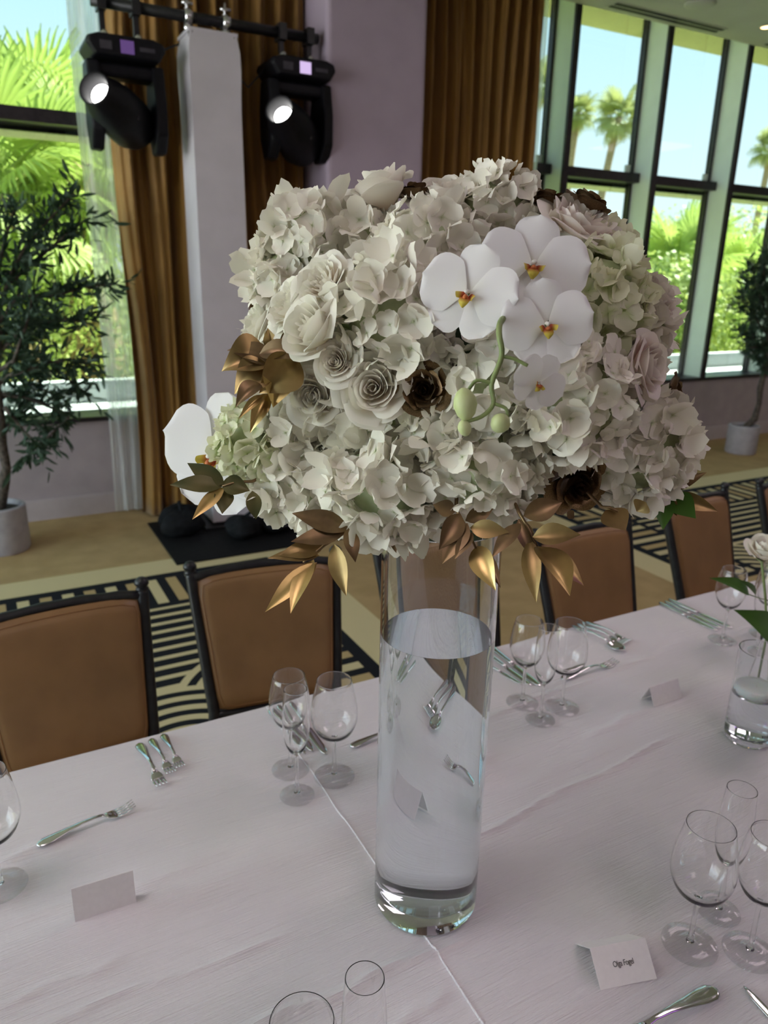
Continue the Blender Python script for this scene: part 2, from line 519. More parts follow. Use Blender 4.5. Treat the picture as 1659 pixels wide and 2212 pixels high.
_wl = ['window with two distant palm crowns in its upper pane', 'window with only sky in its upper pane, palms below',
       'window behind the smaller olive tree at the right edge', 'far window beyond the smaller olive tree'] + ['far window number %s along the hall, outside the picture' % w for w in ('five', 'six', 'seven', 'eight', 'nine', 'ten')]
for k in range(10):
    window('window_%d' % (k + 3), 4.567 + 1.047*k, min(15.0, 4.567 + 1.047*(k + 1)), True, _wl[k])

# ceiling fittings
def slot(p0, p1, w, parent_label, nm):
    t = thing(nm, parent_label, 'air vent', ((p0[0] + p1[0])/2, (p0[1] + p1[1])/2, CZ))
    W = t.matrix_world
    MB().box((p0[0] - .02, p0[1] - .035, CZ - .004), (p1[0] + .02, p0[1] + .10, CZ)).build('frame', M['ceiling'], t, False, world=W)
    for dy in (0, .065):
        MB().box((p0[0], p0[1] + dy - .017, CZ - .009), (p1[0], p0[1] + dy + .017, CZ - .004)).build('slot', M['blackplastic'], t, False, world=W)
slot((4.80, 5.19), (6.05, 5.19), .02, 'long double slot air vent in the ceiling above the windows', 'ceiling_vent')
slot((6.72, 5.19), (7.97, 5.19), .02, 'slot air vent at the right edge of the ceiling', 'ceiling_vent')
o = MB().lathe([(0, -.012), (.10, -.014), (.115, -.008), (.12, 0), (0, 0)], 32).build('ceiling_speaker', M['ceiling'], loc=(5.364, 4.857, CZ))
tag(o, 'round flush ceiling speaker near the slot vent', 'speaker')
t = thing('downlight', 'small glowing recessed downlight at the upper right edge', 'light', (6.302, 4.948, CZ))
MB().lathe([(.05, -.006), (.062, -.006), (.066, 0), (.05, 0)], 24).build('trim_ring', M['ceiling'], t)
MB().lathe([(0, -.003), (.05, -.003)], 24).build('bulb', M['warm'], t)
# square fill panels added on the ceiling out of view to brighten the hall
k = 0
for lx, ly, lab in ((-1.2, 1.2, 'square fill panel added above the near end of the table'), (3.0, 1.4, 'square fill panel added above the far part of the table'),
                    (6.5, 1.4, 'square fill panel added beyond the table'), (10.0, 1.4, 'square fill panel added above the far end of the hall'), (.6, -1.9, 'square fill panel added behind the viewer')):
    t = thing('unseen_lamp', lab, 'lamp', (lx, ly, CZ))
    MB().box((-.62, -.62, -.03), (.62, .62, 0)).build('housing', M['ceiling'], t, False)
    o = MB().box((-.6, -.6, -.034), (.6, .6, -.03)).build('diffuser', emit('fill_diffuser', (1, .82, .88), 2.2*FILL_GAIN), t, False)
t = thing('unseen_lamp', 'violet stage wash bar on the ceiling behind the viewer', 'lamp', (2.4, -1.2, CZ))
MB().box((-.9, -.17, -.16), (.9, .17, 0)).build('housing', M['black'], t, False)
MB().box((-.87, -.15, -.165), (.87, .15, -.161)).build('lamp_face', M['purple'], t, False)

# ------------------------------------------------------------------ outside
structure('ground', MB().box((-60, GY + .6, -.9), (120, 160, -.8)).me('ground', M['ground'], False), label='green garden ground beyond the windows', cat='ground')
t = thing('roof_eave', 'cream stucco eave over the windows outside', 'eave', (3, GY, CZ + .1)); t['kind'] = 'structure'
W = t.matrix_world
for k in range(11):
    xa = -6 + k*2.0
    MB().box((xa + .006, GY + .06, 3.90), (xa + 1.994, 6.22, 4.05)).build('soffit_panel', M['soffit'], t, False, world=W)
t = thing('light_shelf', 'cream exterior shelf outside the windows at transom height', 'shelf', (3, GY, 2.5)); t['kind'] = 'structure'
W = t.matrix_world
MB().box((-6, GY + .06, 2.50), (15, 6.22, 2.56)).build('shelf_slab', M['soffit'], t, False, world=W)
MB().box((-6, GY + .06, 2.475), (15, GY + .10, 2.50)).build('shelf_rail', M['bronze'], t, False, world=W)
t = thing('parapet', 'white parapet and coping outside the windows', 'parapet', (3, GY + .1, 0)); t['kind'] = 'structure'
W = t.matrix_world
MB().box((-6, GY + .04, .45), (15, 6.2, .655)).build('coping', M['ledge'], t, False, world=W)
MB().box((-6, 6.2, -.8), (15, 6.32, .82)).build('parapet_wall', M['ledge'], t, False, world=W)

def fan_frond(rng, R=1.0, n=26, spread=2.3, droop=.35, pet=.9):
    """fan leaf: hub at the end of a petiole along +X, blades in the XZ plane fan"""
    b = MB()
    for i in range(n):
        a = (i/(n-1) - .5)*2*spread
        L = R*(.82 + .18*math.cos(a))*rng.uniform(.9, 1.05)
        w = R*.040
        d = Vector((math.cos(a), math.sin(a), 0)); s = Vector((-math.sin(a), math.cos(a), 0))
        z0 = rng.uniform(-.02, .02)
        pts = []
        for t_ in (0, .3, .6, .82, 1.0):
            ww = w*(.18 + 1.1*t_)*(1 if t_ < .7 else (1.0 - t_)/.3*.9 + .06)
            dz = -droop*R*max(0, t_-.45)**2*2.2 + z0*t_ + .12*R*t_*math.cos(a)*0
            c = d*(L*t_) + Vector((pet*R, 0, dz - .10*R*abs(math.sin(a))*t_))
            pts.append((c - s*ww + Vector((0, 0, .02*R*t_)), c, c + s*ww + Vector((0, 0, .02*R*t_)), t_))
        v = []; uv = []; f = []
        for (p, c, q, t_) in pts:
            v += [p, c, q]; uv += [(0, t_), (.5, t_), (1, t_)]
        for j in range(len(pts)-1):
            f += [(3*j, 3*j+1, 3*j+4, 3*j+3), (3*j+1, 3*j+2, 3*j+5, 3*j+4)]
        b.add(v, f, uv)
    n0 = len(b.v)
    b.tube([(0, 0, 0), (pet*R*.5, 0, .06*R), (pet*R, 0, 0)], [.03*R, .02*R, .015*R], 5)
    return b
_rng = random.Random(4)
FROND = {}
for mname in ('palm', 'palmfar'):
    FROND[mname] = [fan_frond(_rng, 1, 34, 2.2, dr).me('frond', M[mname]) for dr in (.2, .5, .8)]
DEAD = fan_frond(_rng, 1, 16, 1.7, .9, .4).me('dry_frond', M['deadfrond'])
def palm(label, top, R, trunk_r, ground=-.8, n=26, mat='palm', skirt=10, lean=(0, 0), seed=1, low=-.7, group=None):
    rng = random.Random(seed)
    top = Vector(top); base = Vector((top.x + lean[0], top.y + lean[1], ground))
    t = thing('fan_palm', label, 'palm tree', base, group=group)
    W = t.matrix_world
    pts = [base.lerp(top, k/10) + Vector((math.sin(k*.5)*trunk_r*.3, 0, 0)) for k in range(11)]
    MB().tube(pts, [trunk_r*(1.25 - .35*k/10 + .06*(k % 2)) for k in range(11)], 10).build('trunk', M['palmbark'], t, world=W)
    for i in range(n):
        az = i*2.39996 + rng.uniform(-.3, .3)
        el = 1.35 - (1.35 - low)*((i + .5)/n) + rng.uniform(-.12, .12)
        d = Vector((math.cos(az)*math.cos(el), math.sin(az)*math.cos(el), math.sin(el)))
        up = Vector((0, 0, 1)); s = up.cross(d)
        s = s.normalized() if s.length > .05 else Vector((1, 0, 0))
        n_ = d.cross(s)
        roll = rng.uniform(-.5, .5)
        s2 = s*math.cos(roll) + n_*math.sin(roll); n2 = d.cross(s2)
        sc = R*.56*rng.uniform(.85, 1.15)
        Mx = Matrix(((d.x*sc, s2.x*sc, n2.x*sc, top.x - base.x), (d.y*sc, s2.y*sc, n2.y*sc, top.y - base.y), (d.z*sc, s2.z*sc, n2.z*sc, top.z - base.z), (0, 0, 0, 1)))
        obj('frond', FROND[mat][0 if el > .6 else (1 if el > -.1 else 2)], t, M=Mx)
    for i in range(skirt):
        az = i*2.39996; el = -1.1 + rng.uniform(-.25, .2)
        d = Vector((math.cos(az)*math.cos(el), math.sin(az)*math.cos(el), math.sin(el)))
        s = Vector((0, 0, 1)).cross(d).normalized(); n2 = d.cross(s); sc = R*.5*rng.uniform(.8, 1.1)
        Mx = Matrix(((d.x*sc, s.x*sc, n2.x*sc, top.x - base.x), (d.y*sc, s.y*sc, n2.y*sc, top.y - base.y), (d.z*sc, s.z*sc, n2.z*sc, top.z - base.z - .12*R), (0, 0, 0, 1)))
        obj('dry_frond', DEAD, t, M=Mx)
    return t
def shrub(label, c, rx, ry, rz, n, leaf, seed, mat='hedge'):
    rng = random.Random(seed); c = Vector(c)
    t = thing('garden_shrub', label, 'shrub', (c.x, c.y, -.8))
    W = t.matrix_world
    MB().tube([(c.x, c.y, -.8), (c.x, c.y, c.z)], [.08, .04], 6).build('stem', M['bark'], t, world=W)
    b = MB()
    for i in range(n):
        d = Vector((rng.gauss(0, 1), rng.gauss(0, 1), rng.gauss(0, 1))).normalized()
        q = rng.uniform(.62, 1.02)*(1 + .18*math.sin(5*d.x + seed)*math.cos(6*d.z + seed))
        p = c + Vector((d.x*rx, d.y*ry, d.z*rz))*q
        nrm = (d + Vector((rng.gauss(0, .6), rng.gauss(0, .6), rng.gauss(0, .6) + .3))).normalized()
        a = nrm.orthogonal().normalized(); a.rotate(Quaternion(nrm, rng.uniform(0, 6.28))); e = nrm.cross(a)
        L = leaf*rng.uniform(.7, 1.3)
        b.add([p, p + a*L*.5 + e*L*.28, p + a*L, p + a*L*.5 - e*L*.28], [(0, 1, 2, 3)], [(0, rng.random())]*4)
    o = b.build('foliage', M[mat], t, world=W); o['kind'] = 'stuff'
    return t
# near palms and hedges outside the left window
palm('fan palm with the big fronds in the left window', aty(110, 320, 10.6), 1.25, .17, n=22, seed=3)
palm('fan palm with shaggy orange trunk behind the left sheer', aty(168, 350, 9.4), 1.0, .24, n=16, skirt=14, seed=5, low=-.9)
palm('drooping fan palm low at the left edge of the left window', aty(-10, 420, 8.8), 1.25, .2, n=24, seed=8, low=-1.0)
shrub('sunlit hedge below the palms outside the left window', aty(90, 720, 10.5), 2.6, 1.2, 1.55, 5200, .10, 11)
shrub('low bright hedge just outside the left window', aty(95, 765, 8.3), 1.9, .7, .95, 4500, .075, 13)
shrub('long hedge left of the picture outside the left window', (-3.2, 10.2, .5), 2.6, 1.0, 1.5, 5200, .11, 17)
shrub('hedge far left of the picture outside the left window', (-7.5, 12.5, .7), 3.0, 1.2, 2.0, 5000, .14, 18)
palm('fan palm outside the picture beyond the left window', (-3.4, 12.8, 3.2), 1.4, .22, n=24, seed=19)
shrub('tall leafy hedge far behind the palms of the left window', aty(120, 520, 15), 4.2, 1.5, 2.8, 4200, .17, 12)
# right windows
palm('fan palm with bright fan frond in the right lower panes', aty(1462, 600, 12.0), 1.55, .24, n=26, seed=14, low=-1.0)
palm('fan palm behind the smaller olive tree', aty(1600, 620, 13.6), 1.6, .24, n=26, seed=15, low=-1.0)
palm('fan palm half hidden behind the bouquet top right', aty(1330, 610, 14.6), 1.5, .22, n=22, seed=16, low=-1.0)
shrub('sunlit hedge in the right windows behind the bouquet', aty(1400, 730, 11), 3.6, 1.3, 1.7, 6500, .12, 21)
shrub('sunlit hedge behind the smaller olive tree', aty(1600, 730, 11), 4.2, 1.3, 1.7, 6500, .12, 22)
shrub('tall pale green treetop beyond the right lower panes', aty(1530, 600, 19), 8.5, 2.0, 2.3, 9000, .17, 23)
shrub('low hedge outside the narrow window by the dark curtain', aty(1250, 680, 13), 3.5, 1.3, 2.0, 4500, .15, 24)
# tall palms far away
for (px, py, dep, Rm, label, sd, ln) in ((1250, 245, 34, .95, 'left one of two tall palms in the upper pane', 31, -.8), (1338, 255, 31, 1.2, 'right one of two tall palms in the upper pane', 32, -1.6),
                                     (1160, 185, 36, 1.15, 'tall palm seen beside the dark curtain', 33, -.8), (1668, 322, 40, 1.2, 'tall palm at the right edge of the sky', 34, -.8)):
    palm(label, atd(px, py, dep), Rm, .16, n=26, mat='palmfar', skirt=4, lean=(ln, 0), seed=sd, low=-.8)

# ------------------------------------------------------------------ curtains
def curtain(name, label, x0, x1, y, amp, per, mat, z0=.015, z1=CZ - .012, seed=0, cat='curtain', thick=.004, flare=.0):
    rng = random.Random(seed)
    t = thing(name, label, cat, ((x0 + x1)/2, y, 0)); W = t.matrix_world
    nf = max(2, round((x1 - x0)/per)); per = (x1 - x0)/nf
    ph = [rng.uniform(-.22, .22) for _ in range(nf + 2)]; am = [rng.uniform(.6, 1.25) for _ in range(nf + 2)]
    def fn(u, w):
        s = (u + 1)/2; x = x0 + (x1 - x0)*s; k = s*nf; i = int(k)
        a = am[i]*(1 - (k - i)) + am[i+1]*(k - i); p = ph[i]*(1 - (k - i)) + ph[i+1]*(k - i)
        z = z0 + (z1 - z0)*w
        wob = .25*math.sin(2.1*z + 5*p + seed)
        yy = y + amp*a*math.sin(2*math.pi*(k + p + .1*wob)) + amp*.35*math.sin(2*math.pi*(2.3*k + wob))
        return Vector((x + .012*math.sin(1.7*z + 9*s) - flare*(1 - w)*(1 - s), yy, z))
    b = MB().patch(fn, nf*14, 26)
    o = b.build('cloth_panel', mat, t, world=W)
    if thick:
        m = o.modifiers.new('thickness', 'SOLIDIFY'); m.thickness = thick; m.offset = 0
    MB().tube([(x0, y, z1 + .002), (x1, y, z1 + .002)], .006, 8).build('track', M['bronze'], t, world=W)
    return t
curtain('velvet_curtain', 'amber velvet curtain behind the white totem', .90, 2.12, 5.17, .075, .135, M['curtain'], seed=2)
curtain('velvet_curtain', 'dark brown velvet curtain right of the mauve pier', 2.87, 4.06, 5.17, .075, .12, M['curtain'], seed=5)
curtain('sheer_curtain', 'white sheer at the left window beside the amber curtain', .73, 1.02, 5.335, .020, .095, M['sheer'], seed=3, thick=0)
curtain('sheer_curtain', 'narrow white sheer right of the dark brown curtain', 4.07, 4.24, 5.335, .018, .08, M['sheer'], seed=4, thick=0)

# ------------------------------------------------------------------ potted olive trees
def olive_leaf(rng):
    b = MB()
    bend = rng.uniform(-.25, .25)
    def fn(u, v):
        hw = .125*math.sin(math.pi*min(1, .03 + .97*v))**.8
        return Vector((v, u*hw, bend*v*v + .04*abs(u)))
    return b.patch(fn, 2, 4)
_or = random.Random(6)
OLEAF = [olive_leaf(_or).me('leaf', M['olive']) for _ in range(5)]
OLRAW = [olive_leaf(_or) for _ in range(5)]
def olive_tree(label, pot, pr, ph, trunk, branches, seed, n_single, dens, leaf=.085):
    """trunk / branches: pixel polylines (x, y, Y offset) in the plane of the pot"""
    rng = random.Random(seed); pot = Vector(pot)
    tp = thing('plant_pot', 'round grey concrete pot of ' + label, 'pot', pot)
    o = MB().lathe([(0, 0), (pr*.94, 0), (pr, .015), (pr, ph - .008), (pr - .008, ph), (pr - .022, ph), (pr - .03, ph - .03), (pr - .03, .03), (0, .03)], 40).build('pot_body', M['pot'], tp); autosmooth(o, .6)
    MB().lathe([(0, ph - .028), (pr*.5, ph - .02), (pr - .028, ph - .03)], 24).build('soil', M['soil'], tp)
    t = thing('olive_tree', label, 'potted tree', pot + Vector((0, 0, ph - .03))); W = t.matrix_world
    def P(q): 
        v = aty(q[0], q[1], pot.y); return v + (v - CAM).normalized()*(q[2] if len(q) > 2 else 0)
    tr = [pot + Vector((0, 0, ph - .04))] + [P(q) for q in trunk]
    MB().tube(tr, [.034 - .016*i/len(tr) + .005*math.sin(i*2.3) for i in range(len(tr))], 10).build('trunk', M['bark'], t, world=W)
    spots = []
    for br in branches:
        pts = [P(q) for q in br]
        MB().tube(pts, [.012*(1 - .8*i/(len(pts)-1)) + .002 for i in range(len(pts))], 7).build('branch', M['bark'], t, world=W)
        for i in range(len(pts)-1):
            a, c = pts[i], pts[i+1]; L = (c - a).length
            for k in range(int(L*dens*(.5 + .5*(i + 1)/(len(pts)-1)))):
                f = rng.random(); p = a.lerp(c, f)
                # side twig
                d = (c - a).normalized()
                tw = (d*rng.uniform(.3, 1.0) + Vector((rng.gauss(0, .6), rng.gauss(0, .6), rng.gauss(0, .6)))).normalized()
                tl = rng.uniform(.03, .20)
                for m_ in range(5):
                    g = (m_ + .3)/5
                    q = p + tw*tl*g
                    ld = (tw + Vector((rng.gauss(0, .65), rng.gauss(0, .65), rng.gauss(0, .65)))).normalized()
                    spots.append((q, ld, leaf*rng.uniform(.65, 1.2)))
    rng.shuffle(spots)
    rest = MB()
    for i, (q, d, L) in enumerate(spots):
        n = Vector((rng.gauss(0, 1), rng.gauss(0, 1), rng.gauss(.6, 1))); s_ = n.cross(d)
        s_ = s_.normalized() if s_.length > .05 else d.orthogonal().normalized(); n = d.cross(s_)
        if i < n_single:
            r_ = q - t.matrix_world.translation
            obj('leaf', OLEAF[i % 5], t, M=Matrix(((d.x*L, s_.x*L, n.x*L, r_.x), (d.y*L, s_.y*L, n.y*L, r_.y), (d.z*L, s_.z*L, n.z*L, r_.z), (0, 0, 0, 1))))
        else:
            raw = OLRAW[i % 5]
            rest.add([q + (d*p.x + s_*p.y + n*p.z)*L for p in raw.v], raw.f, raw.uv)
    if rest.v:
        o = rest.build('foliage', M['olive'], t, world=W); o['kind'] = 'stuff'
    return t
olive_tree('olive tree at the left picture edge', (.005, 4.885, 0), .148, .285,
    [(8, 1040), (14, 1010), (3, 960), (0, 900), (-8, 820), (-6, 740), (-12, 650), (-10, 560)],
    [[(5, 940), (22, 920), (35, 905)], [(-2, 830), (40, 800), (120, 800), (190, 850, .05)], [(-2, 850), (60, 860), (110, 880), (150, 900, -.1), (60, 985, -.15)],
     [(0, 760), (60, 700), (140, 690, -.1), (205, 700, -.1)], [(-5, 700), (40, 640), (120, 640, .1), (180, 620, .1), (248, 614, .1)], [(-5, 680), (20, 600), (50, 540), (100, 480, -.1), (160, 418, -.15)],
     [(20, 610), (80, 560, .15), (140, 510, .15), (190, 470, .1)], [(-8, 600), (10, 520), (30, 455)], [(-8, 640), (-60, 560), (-90, 480)], [(-5, 780), (-80, 740), (-130, 700)], [(0, 820), (80, 790, -.2), (150, 775, -.2), (218, 790, -.25)],
     [(-5, 720), (60, 720, .2), (120, 680, .25)], [(0, 860), (70, 830, .2), (130, 860, .2)], [(-2, 880), (-50, 860), (-100, 870)], [(10, 880, -.1), (50, 930, -.2), (75, 955, -.25)], [(0, 800, -.2), (30, 780, -.3), (60, 690, -.3), (70, 640, -.3)]],
    2, 300, 84)
olive_tree('olive tree at the right picture edge', (6.73, 4.83, 0), .148, .285,
    [(1630, 905), (1640, 870), (1642, 840), (1652, 800), (1655, 750), (1662, 680), (1660, 620)],
    [[(1650, 810), (1640, 780), (1625, 760)], [(1655, 760), (1630, 730), (1600, 720)], [(1655, 720), (1625, 680), (1602, 640)], [(1660, 690), (1635, 620), (1625, 570)], [(1660, 640), (1650, 590), (1655, 550)],
     [(1660, 720), (1700, 680), (1720, 600)], [(1655, 700, .2), (1640, 660, .2), (1620, 610, .2)], [(1655, 750, -.2), (1620, 750, -.2)], [(1660, 600), (1690, 560)]],
    3, 0, 110, .08)

# ================================================================== furniture and stage gear
# ------------------------------------------------------------------ totem with truss sleeve, pipe, moving heads
t = thing('truss_totem', 'tall square totem in a white stretch sleeve before the amber curtain', 'totem', (1.41, 4.86, .03))
W = t.matrix_world
def sleeve(u, w):
    s = (u + 1)/2*4; i = int(min(3, s)); f = s - i
    c = [(1.263, 4.72), (1.557, 4.72), (1.557, 5.0), (1.263, 5.0), (1.263, 4.72)]
    z = .045 + 2.905*w
    pinch = .004*math.sin(9*w) - .010*math.exp(-((w-.93)/.03)**2) + (.035*(w - .97)/.03 if w > .97 else 0)
    if w < .05: pinch -= .004*math.sin(w*900)
    x = c[i][0]*(1-f) + c[i+1][0]*f; y = c[i][1]*(1-f) + c[i+1][1]*f
    return Vector((1.41 + (x-1.41)*(1 - pinch*3), 4.86 + (y-4.86)*(1 - pinch*3), z))
o = MB().patch(sleeve, 32, 60).build('sleeve', M['sleeve'], t, world=W); autosmooth(o, .8)
MB().box((1.27, 4.73, 2.93), (1.55, 4.99, 2.948)).build('top_plate', M['sleeve'], t, False, world=W)
for cx_, cy_ in ((1.29, 4.75), (1.53, 4.75), (1.53, 4.97), (1.29, 4.97)):
    MB().tube([(cx_, cy_, .03), (cx_, cy_, 2.93)], .02, 8).build('truss_tube', M['chrome'], t, world=W)
MB().box((1.20, 4.66, .012), (1.62, 5.02, .03)).build('base_plate', M['black'], t, False, world=W)
o = MB().box((.885, 4.17, .002), (2.05, 5.0, .012)).build('floor_mat', M['mat'], None, False)
tag(o, 'black square floor mat under the white totem', 'mat')
def sandbag(label, c, rx, ry, rz, rot, seed):
    rng = random.Random(seed)
    t = thing('sandbag', label, 'sandbag', c, rot)
    for sx in (-1, 1):
        b = MB()
        def fn(u, w, sx=sx):
            a = math.pi*u; e = (w - .5)*math.pi
            r = 1 + .06*math.sin(3*a + seed) + .05*math.sin(5*e + 2*a)
            x = sx*rx*.52 + rx*.55*math.cos(e)*math.cos(a)*r
            y = ry*math.cos(e)*math.sin(a)*r
            z = rz*(.48 + .5*math.sin(e)*r)
            return Vector((x, y, max(z, .0)))
        b.patch(fn, 28, 14)
        b.build('bag_half', M['bag'], t)
    MB().tube([(-rx*.5, 0, rz*.9), (-rx*.2, 0, rz*1.15), (rx*.2, 0, rz*1.15), (rx*.5, 0, rz*.9)], .012, 8).build('handle', M['bag'], t)
    MB().box((-.07 + rx*.5, -ry*.99 - .004, rz*.45), (.07 + rx*.5, -ry*.96, rz*.5)).build('print', M['dash'], t, False)
    return t
sandbag('black sandbag left of the totem foot on the mat', (1.045, 4.72, .012), .15, .14, .17, 1.45, 1)
sandbag('black sandbag in front of the totem foot on the mat', (1.50, 4.48, .012), .22, .13, .14, .1, 2)
sandbag('black sandbag right of the totem foot on the mat', (1.84, 4.72, .012), .14, .16, .16, 1.5, 3)
t = thing('cross_pipe', 'black horizontal pipe clamped on top of the white totem', 'pipe', (1.41, 4.86, 3.03)); W = t.matrix_world
MB().tube([(.78, 4.86, 3.028), (2.10, 4.86, 3.028)], .030, 16).build('pipe', M['black'], t, world=W)
for cx_ in (1.30, 1.52):
    b = MB().lathe([(.033, -.02), (.045, -.02), (.045, .02), (.033, .02)], 16)
    b.v = [Vector((cx_ + p.z, 4.86 + p.x, 3.028 + p.y)) for p in b.v]
    b.tube([(cx_, 4.86, 3.06), (cx_, 4.86, 3.13)], .008, 8)
    b.box((cx_ - .03, 4.84, 3.085), (cx_ + .03, 4.88, 3.10)).box((cx_ - .022, 4.84, 2.948), (cx_ + .022, 4.88, 2.998))
    b.build('clamp', M['chrome'], t, world=W)

def moving_head(label, cx, top, px_lens, px_rear, screen, sd):
    """cx: centre x on pipe; hangs under the pipe at y 4.86"""
    y = 4.86
    t = thing('moving_head_light', label, 'stage light', (cx, y, top)); W = t.matrix_world
    # clamps
    for dx in (-.095, .085):
        b = MB()
        b.box((cx + dx - .022, y - .05, 2.985), (cx + dx + .022, y + .05, 3.072))
        b.box((cx + dx - .014, y - .016, top + .01), (cx + dx + .014, y + .016, 2.99))
        o = b.build('pipe_clamp', M['black'], t, False, world=W)
        MB().tube([(cx + dx, y - .05, top + .035), (cx + dx, y + .05, top + .035)], .018, 10).build('clamp_bolt', M['chrome'], o, world=W)
    # base housing
    pr = [(-.21, -.035), (-.17, -.095), (.17, -.095), (.21, -.035), (.20, -.005), (.15, .012), (-.15, .012), (-.20, -.005)]
    b = MB(); v = []
    for yy, sc in ((-.155, .93), (-.13, 1.0), (.13, 1.0), (.155, .93)):
        v += [(cx + a*sc, y + yy, top + c*sc) for a, c in pr]
    n = 8; f = [tuple(range(n)), tuple(range(4*n - 1, 3*n - 1, -1))]
    for k in range(3):
        for i in range(n):
            j = (i + 1) % n; f.append((k*n + j, k*n + i, (k+1)*n + i, (k+1)*n + j))
    b.add(v, f)
    base = b.build('base_housing', M['blackplastic'], t, False, world=W); bevel(base, .008)
    MB().box((cx - .035, y - .160, top - .075), (cx + .035, y - .1555, top - .012)).build('display', screen, base, False, world=W)
    MB().box((cx + .065, y - .160, top - .055), (cx + .145, y - .1555, top - .035)).build('button_strip', M['dash'], base, False, world=W)
    MB().box((cx - .14, y - .160, top - .065), (cx - .08, y - .1555, top - .025)).build('logo_plate', M['dash'], base, False, world=W)
    # yoke
    b = MB()
    b.box((cx - .20, y - .07, top - .175), (cx + .20, y + .07, top - .10))
    o = b.build('yoke_bridge', M['blackplastic'], t, False, world=W); bevel(o, .02)
    for sx in (-1, 1):
        b = MB()
        ring = [(-.085, -.10), (-.125, -.28), (-.12, -.45), (-.04, -.545), (.06, -.545), (.125, -.42), (.125, -.26), (.085, -.10)]
        xa, xb = cx + sx*.140, cx + sx*.207
        v = [(xa, y + a, top + c) for a, c in ring] + [(xb, y + a*.86, top + c*.99) for a, c in ring]
        n = 8; f = [tuple(range(n)), tuple(range(2*n - 1, n - 1, -1))] + [((i+1) % n, i, n + i, n + (i+1) % n) for i in range(n)]
        b.add(v, f)
        o = b.build('yoke_arm', M['blackplastic'], t, False, world=W); bevel(o, .012)
    # head: from rear to lens
    L = px_lens; Rr = px_rear
    ax = (L - Rr); ln = ax.length; ax.normalize()
    up = Vector((1, 0, 0)); up = (up - ax*up.dot(ax)).normalized(); sd_ = ax.cross(up)
    prof = [(0, -.15), (.07, -.148), (.115, -.125), (.137, -.06), (.138, .05), (.134, .12), (.118, ln - .12), (.092, ln - .05), (.088, ln), (.080, ln + .002), (.074, ln - .01), (.060, ln - .085), (0, ln - .085)]
    b = MB().lathe(prof, 24)
    b.v = [Rr + up*p.x + sd_*p.y + ax*p.z for p in b.v]
    hd = b.build('head', M['blackplastic'], t, world=W); autosmooth(hd, .7)
    b = MB().lathe([(0, ln - .052), (.03, ln - .055), (.056, ln - .068), (.058, ln - .08)], 20)
    b.v = [Rr + up*p.x + sd_*p.y + ax*p.z for p in b.v]
    b.build('lens', M['lens'], hd, world=W)
    b = MB().box((cx - .015, Rr.y - .16, Rr.z - .02), (cx + .035, Rr.y - .145, Rr.z))
    b.build('rating_label', M['dash'], hd, False, world=W)
    return t
moving_head('stage light hanging at the left end of the black pipe', .925, 2.835, aty(203, 190, 4.62), aty(272, 258, 4.86), M['screenp'], 1)
moving_head('stage light hanging at the right end of the black pipe', 1.955, 2.868, aty(603, 236, 4.64), aty(642, 300, 4.86), M['screenw'], 2)
b = MB().tube([(1.135, 4.86, 2.82), (1.18, 4.9, 2.86), (1.26, 4.93, 2.90)], .006, 6)
tag(b.build('power_cable', M['black']), 'short black cable between left stage light and totem', 'cable')
b = MB().tube([(1.56, 4.90, 2.80), (1.66, 4.90, 2.72), (1.755, 4.86, 2.82)], .006, 6)
tag(b.build('power_cable', M['black']), 'black cable between totem and right stage light', 'cable')

